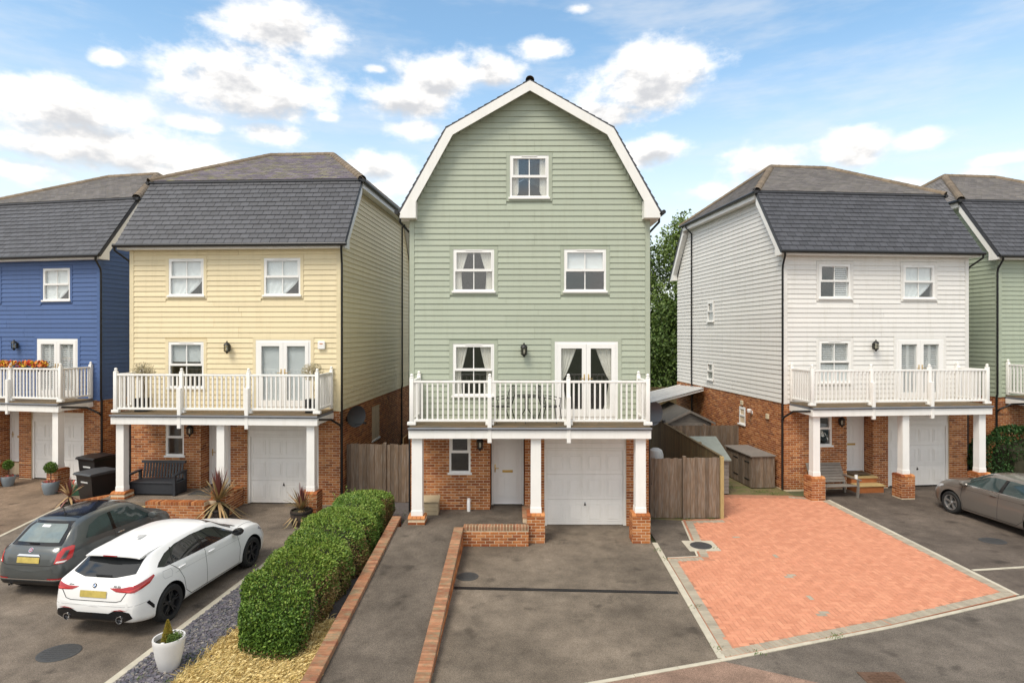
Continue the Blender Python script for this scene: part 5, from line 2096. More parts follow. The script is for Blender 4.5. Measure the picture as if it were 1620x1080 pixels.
def blades(n, pts, h, m, name, label, lean=.7, w=.007):
    P = pts
    n = len(P)
    a = rng.uniform(0, 6.28, n)
    d = np.stack([np.cos(a), np.sin(a), np.zeros(n)], 1)
    s = np.stack([-np.sin(a), np.cos(a), np.zeros(n)], 1)
    hh = h * rng.uniform(.4, 1.2, (n, 1))
    ln = lean * rng.uniform(.3, 1.3, (n, 1))
    A = P - s * w
    B = P + s * w
    C = P + d * hh * ln * .5 + np.array([0, 0, 1]) * hh * .7 + s * w * .8
    D = P + d * hh * ln * 1.2 + np.array([0, 0, 1]) * hh * .9
    V = np.stack([A, B, C, D], 1).reshape(-1, 3)
    o = part(name, mesh_np(name, V, np.arange(4 * n, dtype=np.int32).reshape(-1, 4), m), None)
    tag(o, label, 'grass', kind='stuff')
    return o


n = 26000
L = np.stack([rng.uniform(-5.45, -2.98, n), rng.uniform(8.5, 12.0, n), np.full(n, .012)], 1)
keep = np.array([inside((p[0] + random.gauss(0, .06), p[1] + random.gauss(0, .06)), lawn) for p in L])
L = L[keep]
L = L[vnoise(L, 2.2, 4) + rng.normal(size=len(L)) * .5 > -.55]
blades(0, L, .075, M_straw, 'dry_grass', 'straw coloured parched grass in front of the hedge', 1.2)
G_ = L[(vnoise(L, 3.0, 12) > .45) & (rng.random(len(L)) < .5)]
n = 1200
gg = np.stack([kx(rng.uniform(8.6, 11, n)) + rng.uniform(.3, 1.0, n), rng.uniform(8.6, 11, n), np.full(n, .01)], 1)
gg = gg[vnoise(gg, 3.5, 6) > .35]
spots = [(3.60, 15.0), (3.63, 14.4), (3.56, 11.9), (3.52, 10.3), (5.05, 17.45), (5.75, 17.5), (5.0, 15.1), (4.1, 10.15), (5.8, 10.75), (5.65, 10.72), (8.3, 20.4), (8.5, 20.6), (8.9, 20.2), (6.6, 20.3), (7.0, 20.8), (7.6, 21.2), (-2.95, 16.5), (-3.05, 17.3), (-3.1, 18.2), (-2.98, 17.8)]
ws = []
for (x, y) in spots:
    r = .22 if y > 20 or y < -1 or x < 0 else .10
    k_ = 60 if (y > 20 or x < 0) else 22
    q = np.stack([rng.normal(x, r * .7, k_), rng.normal(y, r * .6, k_), np.full(k_, .012)], 1)
    ws.append(q)
blades(0, np.concatenate([G_, gg] + ws), .036, M_weed, 'weeds', 'scattered green weeds in the joints and bed edges', .9, .006)


# ------------------------------------------------------------ potted plants
def pot(t, prof, m, soil_r, soil_z, n=24, name='pot'):
    MB().lathe(prof, n, cap=False).build(name, m, t, True)
    MB().lathe([(0, soil_z), (soil_r, soil_z)], n, cap=False).build('soil', M_core, t)


def strap_leaves(t, z, n, ln, cols, seed, name='leaf'):
    """a rosette of arching sword leaves, each a part"""
    random.seed(seed)
    for i in range(n):
        a = i * 2.399 + random.uniform(-.2, .2)
        e = R(12 + 78 * ((i + .5) / n)) if i > n * .25 else R(-35 + 60 * i / n)
        L = ln * random.uniform(.8, 1.1)
        w = .030
        P = []
        for k in range(5):
            s = k / 4
            r = L * s * math.cos(e) * (1 - .08 * s)
            zz = z + L * s * math.sin(e) - .35 * L * s * s * (1 if e > 0 else .6) * math.cos(e)
            P.append(Vector((math.cos(a) * r, math.sin(a) * r, max(zz, .03))))
        sd_ = Vector((-math.sin(a), math.cos(a), 0))
        vs, fs = [], []
        for k, p in enumerate(P):
            ww = w * (1 - (k / 4) ** 2) + .002
            vs += [p - sd_ * ww, p + Vector((0, 0, -.006)), p + sd_ * ww]
        for k in range(4):
            fs += [(3 * k, 3 * k + 1, 3 * k + 4, 3 * k + 3), (3 * k + 1, 3 * k + 2, 3 * k + 5, 3 * k + 4)]
        MB().add(vs, fs).build(name, cols[0] if i > n * .68 else cols[1 + i % (len(cols) - 1)], t, True)


M_cordR = mat('cordyline_red', (.17, .055, .045), .5, .2, 6)
M_cordB = mat('cordyline_brown', (.40, .26, .12), .7, .2, 6)
M_cordG = mat('cordyline_olive', (.26, .20, .09), .6, .2, 6)
M_barrel = mat('dark_barrel', (.05, .035, .028), .6, .2, 8, rnd=.15)


def barrel(t, r=.30, h=.42):
    for k in range(16):
        a0, a1 = 2 * math.pi * k / 16, 2 * math.pi * (k + .93) / 16
        vs = []
        for z, q in ((0, .86), (h * .5, .98), (h, 1.0)):
            for a in (a0, a1):
                vs.append((r * q * math.cos(a), r * q * math.sin(a), z))
        vs += [(r * .92 * math.cos(a0), r * .92 * math.sin(a0), h), (r * .92 * math.cos(a1), r * .92 * math.sin(a1), h)]
        MB().add(vs, [(0, 1, 3, 2), (2, 3, 5, 4), (4, 5, 7, 6)]).build('stave', M_barrel, t)
    for z, q in ((.10, .91), (h - .08, 1.01)):
        MB().lathe([(r * q + .002, z), (r * q + .008, z + .02), (r * q + .004, z + .04)], 24, cap=False).build('hoop', M_iron, t, True)
    MB().lathe([(0, h - .05), (r * .93, h - .05)], 20, cap=False).build('soil', M_core, t)


t = empty('potted_cordyline', (-5.92, 17.05, 0), 0, 'spiky bronze cordyline in a dark half barrel beside the cream house garage pillar', 'plant')
barrel(t)
strap_leaves(t, .42, 66, .74, [M_cordR, M_cordB, M_cordG], 4)
t = empty('potted_cordyline', (-8.45, 17.45, 0), 0, 'large spiky bronze cordyline with drooping dry leaves against the cream house porch wall', 'plant')
barrel(t, .30, .36)
strap_leaves(t, .55, 90, .98, [M_cordR, M_cordB, M_cordG], 6)
MB().tube([(0, 0, .3), (0, 0, .62)], .05, 8).build('stem', M_bark, t)
t = empty('potted_cordyline', (-13.25, 18.15, 0), 0, 'dark red spiky cordyline showing above the dark car roof', 'plant')
barrel(t, .22, .30)
MB().tube([(0, 0, .25), (0, 0, .55)], .035, 8).build('stem', M_bark, t)
strap_leaves(t, .50, 34, .60, [M_cordR, M_cordR, M_cordB], 9)

M_wpot = mat('pale_grey_pot', (.66, .65, .64), .5, .05, 5)
t = empty('potted_conifer', (-5.50, 9.72, 0), 0, 'tall white tapered pot with a golden dwarf conifer beside the hedge', 'plant')
pot(t, [(.0, 0), (.13, 0), (.15, .02), (.20, .22), (.235, .44), (.24, .50), (.235, .515), (.215, .51), (.20, .44)], M_wpot, .205, .44)
M_gold = leafmat('golden_needle', [(.42, .30, .05), (.50, .37, .07), (.32, .27, .05), (.20, .20, .035)])
k = 3500
zz = rng.uniform(0, 1, k)
an = rng.uniform(0, 6.28, k)
rr = .105 * (1 - zz) ** .8 * rng.uniform(.5, 1, k)
P = np.stack([rr * np.cos(an) - .02, rr * np.sin(an), .44 + zz * .34], 1)
part('foliage', leaf_mesh('foliage', P, M_gold, .035, .010, 1.2, np.stack([np.cos(an), np.sin(an), np.full(k, .6)], 1), .4), t)
k = 900
P = np.stack([rng.normal(.09, .05, k), rng.normal(-.02, .06, k), rng.uniform(.45, .58, k)], 1)
part('small_shrub', leaf_mesh('small_shrub', P, M_weed, .03, .015, .6), t)
MB().box(-.06, .0, -.16, -.11, .44, .48, .012).build('pebble', M_upvc, t)

M_bpot = mat('blue_grey_pot', (.20, .24, .27), .4, .06, 5)


def topiary(label, x, y, s=1.0):
    t = empty('potted_topiary', (x, y, 0), 0, label, 'plant')
    pot(t, [(.0, 0), (.17 * s, 0), (.19 * s, .03), (.245 * s, .28 * s), (.25 * s, .40 * s), (.24 * s, .42 * s), (.225 * s, .41 * s), (.21 * s, .35 * s)], M_bpot, .21 * s, .36 * s)
    MB().tube([(0, 0, .35 * s), (.01, 0, .75 * s)], .014, 6).build('stem', M_bark, t)
    g = rng.normal(size=(1600, 3))
    g /= np.linalg.norm(g, axis=1)[:, None]
    P = g * (.19 * s * rng.uniform(.6, 1.05, (1600, 1))) + np.array([0, 0, .88 * s])
    part('crown', leaf_mesh('crown', P, M_hedge, .045, .026, .2, g, .6), t)
    P = np.stack([rng.normal(0, .1, 260), rng.normal(0, .1, 260), rng.uniform(.37, .46, 260) * s], 1)
    part('bedding_flowers', leaf_mesh('bedding_flowers', P, leafmat('pink_petal', [(.5, .06, .06), (.55, .12, .10), (.08, .14, .03)]), .035, .03, .3), t)


topiary('blue-grey pot with a small ball topiary beside the blue house plinth', -15.45, 20.3, 1.0)
topiary('blue-grey pot with a small ball topiary at the far left by the blue house entrance', -17.75, 21.35, .85)


def dried_bush(label, p, zr, seed):
    t = empty('potted_bush', p, 0, label, 'plant')
    MB().prism([(-.17, -.17), (.17, -.17), (.17, .17), (-.17, .17)], 0, .40, 'z').build('planter', M_black, t)
    MB().tube([(0, 0, .35), (.02, 0, .70), (-.01, .01, 1.05)], [.022, .018, .012], 6).build('stem', M_bark, t)
    b_ = MB()
    random.seed(seed)
    for i in range(26):
        a, e = random.uniform(0, 6.28), random.uniform(-.2, 1.4)
        q = Vector((math.cos(a) * math.cos(e), math.sin(a) * math.cos(e), math.sin(e))) * .30
        b_.tube([(0, 0, 1.03), Vector((0, 0, 1.06)) + q * .6, Vector((0, 0, 1.08)) + q], [.008, .005, .002], 4)
    b_.build('twigs', M_bark, t)
    g = rng.normal(size=(1500, 3))
    g /= np.linalg.norm(g, axis=1)[:, None]
    P = g * (.34 * rng.uniform(.4, 1.0, (1500, 1))) * np.array([1, 1, .85]) + np.array([0, 0, 1.20])
    part('crown', leaf_mesh('crown', P, leafmat('dried_leaf', [(.48, .40, .26), (.58, .50, .34), (.38, .33, .20), (.28, .28, .16)]), .05, .018, .2, g, .6), t)


dried_bush('pale dried bush in black planter, left end of the cream house balcony', at(W_Y, .98, -.85, 2.995), 0, 3)
dried_bush('pale dried bush in black planter, right end of the cream house balcony', at(W_Y, 6.22, -.85, 2.995), 0, 4)
# flower troughs hooked on the blue house balcony rail
for i, (u, nm) in enumerate(((3.9, 'left'), (5.25, 'right'))):
    t = empty('flower_trough', at(W_B, u, -1.27, 4.02), R(-10.8), 'red and yellow flower trough on the blue house balcony rail, %s one' % nm, 'flowers')
    MB().box(-.6, .6, .045, .22, .0, .16, .01).build('trough', M_black, t)
    k = 700
    P = np.stack([rng.uniform(-.62, .62, k), rng.normal(.08, .07, k), rng.uniform(.14, .34, k)], 1)
    part('leaves', leaf_mesh('leaves', P[:250], M_weed, .06, .03, .5), t)
    for c, nm2 in enumerate(('red_blooms', 'orange_blooms', 'yellow_blooms')):
        cc = [(.60, .06, .03), (.75, .26, .04), (.80, .55, .05)][c]
        part(nm2, leaf_mesh(nm2, P[250 + c * 150:250 + c * 150 + 60] + np.array([0, -.03, .03]), mat(nm2, cc, .6, .1), .11, .10, .3), t)

# ------------------------------------------------------------ parked cars
def spl(pts, x):
    """smooth interpolation through (x, value) knots (monotone cubic)"""
    P = sorted(pts)
    X = np.array([p[0] for p in P], float)
    Yv = np.array([p[1] for p in P], float)
    h = np.diff(X)
    dl = np.diff(Yv) / h
    m = np.zeros(len(X))
    m[0], m[-1] = dl[0], dl[-1]
    for i in range(1, len(X) - 1):
        if dl[i - 1] * dl[i] > 0:
            w1, w2 = 2 * h[i] + h[i - 1], h[i] + 2 * h[i - 1]
            m[i] = (w1 + w2) / (w1 / dl[i - 1] + w2 / dl[i])
    x = np.clip(np.asarray(x, float), X[0], X[-1])
    i = np.clip(np.searchsorted(X, x) - 1, 0, len(X) - 2)
    t = (x - X[i]) / h[i]
    return (1 + 2 * t) * (1 - t) ** 2 * Yv[i] + t * (1 - t) ** 2 * h[i] * m[i] + t * t * (3 - 2 * t) * Yv[i + 1] + t * t * (t - 1) * h[i] * m[i + 1]


class Car:
    def __init__(s, spec, paint, label, loc, rz):
        s.S = spec
        s.t = empty('parked_car', loc, rz, label, 'car', 'cars parked on the drives')
        x0, x1 = spec['zt'][0][0], spec['zt'][-1][0]
        u = np.linspace(0, 1, 110)
        xs = x0 + (x1 - x0) * (u - .105 * np.sin(2 * np.pi * u) * 1.3)
        g = {k: spl(spec[k], xs) for k in ('zb', 'w', 'zw', 'zs', 'ws', 'zr', 'wr', 'zt')}
        rings = []
        for i, x in enumerate(xs):
            zb, w, zw, zs, ws, zr, wr, zt = (g[k][i] for k in ('zb', 'w', 'zw', 'zs', 'ws', 'zr', 'wr', 'zt'))
            c = [(0, zb), (w * .80, zb), (w * .955, zb + .05), (w * .99, zb + .16), (w, zw), (ws + (w - ws) * .45, zs - (zs - zw) * .30), (ws, zs), (ws + (wr - ws) * .5 + .012, zs + (zr - zs) * .5), (wr, zr),
                 (wr - .09 * min(1, wr / .5), zr + (zt - zr) * .55), (wr * .5, zt - (zt - zr) * .12), (0, zt)]
            P = np.array(c)
            out = []
            for k in range(len(P) - 1):
                p0 = P[k - 1] if k else P[0] * np.array([-1, 1]) + (0 if True else 0)
                p1, p2 = P[k], P[k + 1]
                p3 = P[k + 2] if k + 2 < len(P) else np.array([-P[k][0], P[k][1]])
                if k == 0:
                    p0 = p1
                for q in range(5):
                    t = q / 5
                    out.append(.5 * ((2 * p1) + (p2 - p0) * t * .86 + (2 * p0 * .86 - (5 - .0) * p1 + 4 * p2 - p3) * 0 + 0) if False else s.cr(p0, p1, p2, p3, t))
            out.append(P[-1])
            rings.append(out)
        n = len(rings[0])
        V, F = [], []
        m = 2 * n - 2
        for x, rg in zip(xs, rings):
            for (y, z) in rg:
                V.append((x, y, z))
            for (y, z) in rg[-2:0:-1]:
                V.append((x, -y, z))
        for i in range(len(xs) - 1):
            for k in range(m):
                F.append((i * m + k, i * m + (k + 1) % m, (i + 1) * m + (k + 1) % m, (i + 1) * m + k))
        for st_, rev in ((0, True), ((len(xs) - 1) * m, False)):
            base = list(range(st_, st_ + m))
            cen = np.mean([V[i] for i in base], axis=0)
            bulge = -.006 if rev else .006
            for kk in (.7, .4, .15):
                nb = len(V)
                for i in range(m):
                    p = cen + (np.array(V[st_ + i]) - cen) * kk
                    V.append((p[0] + bulge * (1 - kk), p[1], p[2]))
                for i in range(m):
                    q = (base[i], base[(i + 1) % m], nb + (i + 1) % m, nb + i)
                    F.append(q[::-1] if rev else q)
                base = list(range(nb, nb + m))
            F.append(tuple(base)[::-1] if rev else tuple(base))
        s.bvh = BVHTree.FromPolygons(V, F)
        bm = bmesh.new()
        for v in V:
            bm.verts.new(v)
        bm.verts.ensure_lookup_table()
        for f in F:
            bm.faces.new([bm.verts[i] for i in f])
        bmesh.ops.recalc_face_normals(bm, faces=bm.faces[:])
        me = bpy.data.meshes.new('body')
        bm.to_mesh(me)
        bm.free()
        me.materials.append(paint)
        me.materials.append(M_black)
        me.shade_smooth()
        o = bpy.data.objects.new('body', me)
        link(o, s.t)
        # wheel wells
        cut_ = MB()
        for ax in spec['axles']:
            for sg in (-1, 1):
                cut_.lathe([(spec['wr_'] + .055, .40 * sg), (spec['wr_'] + .055, 1.3 * sg)] if sg > 0 else [(spec['wr_'] + .055, -1.3), (spec['wr_'] + .055, -.40)], 40, (ax, 0, spec['wr_'] + .005), 'y')
        cme = cut_.mesh('well', [M_black])
        bm = bmesh.new()
        bm.from_mesh(cme)
        bmesh.ops.recalc_face_normals(bm, faces=bm.faces[:])
        bm.to_mesh(cme)
        bm.free()
        co = bpy.data.objects.new('well', cme)
        COL.objects.link(co)
        md = o.modifiers.new('b', 'BOOLEAN')
        md.operation = 'DIFFERENCE'
        md.object = co
        md.solver = 'EXACT'
        try:
            md.material_mode = 'TRANSFER'
        except Exception:
            pass
        co.parent = s.t
        bpy.context.view_layer.update()
        dg = bpy.context.evaluated_depsgraph_get()
        nm = bpy.data.meshes.new_from_object(o.evaluated_get(dg))
        o.modifiers.clear()
        o.data = nm
        nm.set_sharp_from_angle(angle=R(38))
        bpy.data.objects.remove(co)
        s.body = o

    @staticmethod
    def cr(p0, p1, p2, p3, t):
        k = .40
        m1, m2 = (p2 - p0) * k, (p3 - p1) * k
        return (2 * t ** 3 - 3 * t ** 2 + 1) * p1 + (t ** 3 - 2 * t ** 2 + t) * m1 + (-2 * t ** 3 + 3 * t ** 2) * p2 + (t ** 3 - t ** 2) * m2

    def ray(s, mode, a, b):
        if mode == 'L':
            o, d = Vector((a, 3, b)), Vector((0, -1, 0))
        elif mode == 'R':
            o, d = Vector((a, -3, b)), Vector((0, 1, 0))
        elif mode == 'B':
            o, d = Vector((-5, a, b)), Vector((1, 0, 0))
        elif mode == 'F':
            o, d = Vector((5, a, b)), Vector((-1, 0, 0))
        elif mode == 'T':
            o, d = Vector((a, b, 4)), Vector((0, 0, -1))
        elif mode == 'CB':      # round the tail: a = angle from straight back, b = height
            c = Vector((s.S['zt'][0][0] + 1.0, 0, b))
            dr = Vector((-math.cos(a), math.sin(a), 0))
            o, d = c + dr * 4, -dr
        elif mode == 'CF':
            c = Vector((s.S['zt'][-1][0] - 1.0, 0, b))
            dr = Vector((math.cos(a), math.sin(a), 0))
            o, d = c + dr * 4, -dr
        h = s.bvh.ray_cast(o, d)
        if h[0] is None:
            h = s.bvh.find_nearest(o + d * (o.length - .5))
            return h[0], -d
        n = h[1]
        if n.dot(d) > 0:
            n = -n
        return h[0], n

    def patch(s, name, mode, poly, m, off=.004, nx=22, nz=8, parent=None):
        """a surface piece laid on the body inside an outline"""
        P = np.array(poly, float)
        a0, a1 = P[:, 0].min() + 1e-4, P[:, 0].max() - 1e-4
        cols = sorted(set(list(np.linspace(a0, a1, nx)) + [min(max(p, a0), a1) for p in P[:, 0]]))
        G = []
        for a in cols:
            zs = []
            for i in range(len(P)):
                p, q = P[i], P[(i + 1) % len(P)]
                if (p[0] <= a <= q[0] or q[0] <= a <= p[0]) and abs(q[0] - p[0]) > 1e-9:
                    zs.append(p[1] + (q[1] - p[1]) * (a - p[0]) / (q[0] - p[0]))
            if len(zs) < 2:
                continue
            lo, hi = min(zs), max(zs)
            row = []
            for k in range(nz + 1):
                h, n = s.ray(mode, a, lo + (hi - lo) * k / nz)
                row.append(h + n * off)
            G.append(row)
        V = [p for r in G for p in r]
        w = nz + 1
        F = [(i * w + k, (i + 1) * w + k, (i + 1) * w + k + 1, i * w + k + 1) for i in range(len(G) - 1) for k in range(nz)]
        return MB().add(V, F).build(name, m, parent or s.t, True, angle=70)

    def both(s, name, poly, m, **k):
        s.patch(name, 'L', poly, m, **k)
        s.patch(name, 'R', poly, m, **k)

    def line(s, name, mode, pts, m, w=.010, off=.0025):
        Q = []
        for (p, q) in zip(pts, pts[1:]):
            n = max(2, int(math.dist(p, q) / .05))
            Q += [(p[0] + (q[0] - p[0]) * i / n, p[1] + (q[1] - p[1]) * i / n) for i in range(n)]
        Q.append(pts[-1])
        V = []
        for i, p in enumerate(Q):
            a, b = Q[max(0, i - 1)], Q[min(len(Q) - 1, i + 1)]
            d = Vector((b[0] - a[0], b[1] - a[1]))
            d.normalize()
            nn = Vector((-d.y, d.x)) * w / 2
            for sg in (-1, 1):
                h, n = s.ray(mode, p[0] + nn.x * sg, p[1] + nn.y * sg)
                V.append(h + n * off)
        F = [(2 * i, 2 * i + 1, 2 * i + 3, 2 * i + 2) for i in range(len(Q) - 1)]
        return MB().add(V, F).build(name, m, s.t, True, angle=70)

    def wheels(s, rim_m, spokes, style, tyre_w=.21):
        r = s.S['wr_']
        rr = s.S.get('rim', r - .095)
        ty = MB().lathe([(rr - .01, -.09), (rr + .01, -.105), (r - .03, -.105), (r - .008, -.085), (r, -.05), (r, .05), (r - .008, .085), (r - .03, .105), (rr + .01, .105), (rr - .01, .09)], 36, axis='y', cap=False)
        tym = ty.mesh('tyre', mat('tyre_rubber', (.018, .018, .018), .8, .1), True)
        rm = MB().lathe([(rr + .004, -.088), (rr, -.098), (rr - .022, -.094), (rr - .03, -.06), (rr - .035, .06), (rr - .01, .09)], 36, axis='y', cap=False)
        rmm = rm.mesh('rim', rim_m, True)
        sp = MB()
        for k in range(spokes):
            a = 2 * math.pi * k / spokes + .3
            for da in ((-.16, .16) if style == 'double' else ((0,) if style == 'single' else (-.10, .10))):
                c0, c1 = a + da * .35, a + da
                p0 = Vector((math.cos(c0) * .045, -.072, math.sin(c0) * .045))
                p1 = Vector((math.cos(c1) * (rr - .02), -.086, math.sin(c1) * (rr - .02)))
                d = (p1 - p0).normalized()
                q = d.cross(Vector((0, 1, 0))).normalized()
                w0, w1 = (.018, .014) if style != 'single' else (.04, .05)
                vs = [p0 - q * w0, p0 + q * w0, p1 + q * w1, p1 - q * w1]
                sp.add(vs + [v + Vector((0, .03, 0)) for v in vs], [(0, 1, 2, 3), (0, 4, 5, 1), (2, 6, 7, 3), (1, 5, 6, 2), (3, 7, 4, 0)])
        sp.lathe([(0, -.085), (.03, -.085), (.055, -.07), (.06, -.04)], 16, axis='y', cap=False)
        spm = sp.mesh('spokes', rim_m, False)
        dk = MB().lathe([(0, -.03), (rr * .72, -.03), (rr * .72, -.02)], 24, axis='y', cap=False).mesh('brake_disc', mat('brake_steel', (.10, .10, .10), .4, .1, metal=.8))
        bk = MB().lathe([(0, .0), (rr, .0)], 24, axis='y', cap=False).mesh('wheel_back', M_black)
        for ax in s.S['axles']:
            for sg in (-1, 1):
                wh = bpy.data.objects.new('wheel', tym)
                link(wh, s.t)
                wh.location = (ax, sg * s.S['track'], r)
                wh.rotation_euler = (0, 0, R(180) if sg > 0 else 0)
                for nm, me in (('rim', rmm), ('spokes', spm), ('brake_disc', dk), ('wheel_back', bk)):
                    inst(nm, me, wh)

    def mirrors(s, x, z, paint):
        for sg in (-1, 1):
            h, n = s.ray('L' if sg > 0 else 'R', x, z)
            bx = MB()
            pr = [(-.10, .055), (-.095, .075), (-.04, .085), (.04, .07), (.085, .03), (.09, 0)]
            vs, fs = [], []
            for (px, rr) in [(-.09, .06), (-.08, .075), (-.02, .085), (.05, .07), (.09, .035), (.10, .005)]:
                for k in range(12):
                    t = 2 * math.pi * k / 12
                    vs.append((px, math.cos(t) * rr * 1.35, math.sin(t) * rr * .95))
            for i in range(5):
                for k in range(12):
                    fs.append((i * 12 + k, i * 12 + (k + 1) % 12, (i + 1) * 12 + (k + 1) % 12, (i + 1) * 12 + k))
            fs += [tuple(range(12))[::-1], tuple(range(60, 72))]
            o = bx.add(vs, fs).build('door_mirror', paint, s.t, True, loc=(h.x, h.y + sg * .15, h.z + .05))
            MB().tube([(0, -sg * .15, -.05), (0, -sg * .07, -.02)], .025, 8).build('mirror_arm', M_black, o)

    def handle(s, x, z, m, w=.20):
        for sg, mo in ((1, 'L'), (-1, 'R')):
            h, n = s.ray(mo, x, z)
            MB().box(-w / 2, w / 2, -.018, .018, -.014, .014, .012).build('door_handle', m, s.t, True, loc=(h.x, h.y + sg * .018, h.z))


M_cglass = mat('car_glass', (.012, .014, .016), .03, .02, spec=.75)
M_cglass2 = mat('car_glass_teal', (.035, .055, .055), .04, .3, 3, spec=.7)
M_red = mat('tail_lamp', (.35, .008, .012), .12, .05, coat=.6)
M_redl = mat('tail_lamp_bright', (.55, .03, .03), .15, .05, coat=.6)
M_plate = mat('yellow_plate', (.50, .39, .10), .45, .25, 9)
M_seam = mat('shut_line', (.03, .03, .03), .8, .05)
M_lamp = mat('head_lamp', (.45, .47, .5), .08, .05, coat=1.0)
M_gloss = mat('gloss_black', (.008, .008, .009), .12, .05)
M_wpaint = mat('white_car_paint', (.80, .80, .79), .28, .01, 2, coat=.5)
M_gpaint = mat('dark_grey_car_paint', (.085, .094, .094), .28, .04, 2, metal=.25, coat=.7)
M_bpaint = mat('bronze_grey_car_paint', (.22, .20, .18), .28, .03, 2, metal=.45, coat=.7)

# white hatchback ------------------------------------------------
SP = dict(
    zt=[(-2.16, .60), (-2.15, .74), (-2.12, .90), (-2.06, .995), (-1.96, 1.06), (-1.72, 1.215), (-1.48, 1.335), (-1.15, 1.395), (-.6, 1.43), (-.1, 1.428), (.28, 1.385), (.63, 1.235), (1.02, 1.05), (1.28, 1.005), (1.7, .95), (1.98, .86), (2.12, .74), (2.17, .58)],
    zb=[(-2.16, .50), (-2.13, .34), (-2.0, .27), (-1.6, .20), (0, .18), (1.5, .18), (2.0, .21), (2.12, .28), (2.17, .44)],
    w=[(-2.16, .66), (-2.12, .755), (-2.0, .83), (-1.7, .885), (-1.3, .90), (-.7, .885), (0, .88), (.8, .885), (1.35, .90), (1.7, .88), (1.95, .80), (2.1, .68), (2.17, .52)],
    zw=[(-2.16, .56), (-2.0, .62), (-1.3, .66), (0, .60), (1.3, .62), (2.0, .55), (2.17, .50)],
    zs=[(-2.16, .58), (-2.12, .84), (-2.0, .96), (-1.6, 1.0), (-1.0, .985), (0, .955), (.8, .935), (1.2, .93), (1.7, .87), (2.0, .74), (2.17, .56)],
    ws=[(-2.16, .62), (-2.1, .72), (-1.95, .775), (-1.5, .83), (-.8, .84), (0, .84), (.8, .83), (1.3, .81), (1.8, .72), (2.05, .60), (2.17, .45)],
    zr=[(-2.16, .59), (-2.12, .87), (-2.02, .99), (-1.9, 1.055), (-1.6, 1.24), (-1.36, 1.305), (-.6, 1.36), (-.1, 1.35), (.28, 1.285), (.68, 1.11), (1.0, .985), (1.35, .965), (1.9, .83), (2.1, .70), (2.17, .57)],
    wr=[(-2.16, .50), (-2.1, .64), (-1.95, .67), (-1.6, .60), (-1.0, .605), (-.3, .62), (.4, .60), (.8, .66), (1.15, .72), (1.5, .68), (1.95, .54), (2.17, .34)],
    axles=(-1.33, 1.34), wr_=.335, rim=.245, track=.785)
cdir = math.atan2(.99, .143)
c1 = Car(SP, M_wpaint, 'white five-door hatchback parked on the cream house drive, nearest the hedge', (-7.06, 12.79, 0), cdir)
DLO = [(-1.56, 1.075), (-1.42, 1.035), (-.6, 1.005), (.2, .985), (.75, .97), (.79, .985), (.50, 1.14), (.27, 1.245), (0, 1.308), (-.5, 1.328), (-.95, 1.298), (-1.27, 1.225), (-1.48, 1.13)]
c1.both('side_window', DLO, M_cglass, nx=40)
c1.both('pillar_trim', [(-.36, 1.0), (-.26, .995), (-.36, 1.325), (-.44, 1.325)], M_gloss, off=.007, nx=6)
c1.both('window_divider', [(-1.22, 1.03), (-1.195, 1.03), (-1.08, 1.28), (-1.11, 1.275)], M_gloss, off=.008, nx=4)
c1.both('window_divider', [(.34, .985), (.365, .985), (.22, 1.245), (.20, 1.25)], M_gloss, off=.007, nx=4)
c1.patch('rear_window', 'B', [(-.62, 1.075), (-.3, 1.03), (.3, 1.03), (.62, 1.075), (.56, 1.27), (.50, 1.31), (-.50, 1.31), (-.56, 1.27)], M_cglass, nx=26)
c1.patch('windscreen', 'F', [(-.66, 1.045), (0, 1.06), (.66, 1.045), (.52, 1.36), (0, 1.40), (-.52, 1.36)], M_cglass, nx=24)
# roof spoiler over the rear glass
sp = MB()
V, F = [], []
for i in range(21):
    y = -.55 + 1.1 * i / 20
    k = 1 - (y / .55) ** 2
    zr_ = c1.ray('T', -1.15, y * 1.04)[0].z
    for (x, yy, dz_) in ((-1.15, 1.04, .003), (-1.52, 1.02, -.020), (-1.72 - .05 * k, 1.0, -.062), (-1.72 - .05 * k, .99, -.082), (-1.46, .98, -.12)):
        V.append((x, y * yy, zr_ + dz_))
for i in range(20):
    for k in range(4):
        F.append((i * 5 + k, i * 5 + k + 1, (i + 1) * 5 + k + 1, (i + 1) * 5 + k))
F += [(0, 1, 2, 3, 4), (104, 103, 102, 101, 100)]
sp.add(V, F).build('roof_spoiler', M_wpaint, c1.t, True, angle=50)
MB().box(-.14, .14, -.004, .004, -.008, .008).build('brake_lamp', M_red, c1.t, loc=(-1.774, 0, 1.324), rz=R(90))
MB().prism([(-1.10, 1.42), (-.90, 1.43), (-1.12, 1.485), (-1.17, 1.47)], -.025, .025, 'y').build('roof_aerial', M_wpaint, c1.t)
for sg in (-1, 1):
    c1.patch('tail_lamp', 'CB', [(sg * .30, .90), (sg * .50, .905), (sg * .78, .965), (sg * .98, 1.01), (sg * 1.00, .985), (sg * .90, .90), (sg * .68, .83), (sg * .42, .845)], M_red, .006, nx=26)
    c1.patch('lamp_band', 'CB', [(sg * .40, .868), (sg * .62, .872), (sg * .86, .945), (sg * .84, .915), (sg * .62, .848)], M_redl, .009, nx=20)
c1.patch('number_plate', 'B', [(-.26, .735), (.26, .735), (.26, .845), (-.26, .845)], M_plate, .012, nx=10)
c1.patch('rear_diffuser', 'CB', [(-.66, .40), (-.62, .50), (-.52, .535), (-.40, .53), (-.30, .475), (.30, .475), (.40, .53), (.52, .535), (.62, .50), (.66, .40), (.5, .30), (-.5, .30)], M_gloss, .010, nx=50)
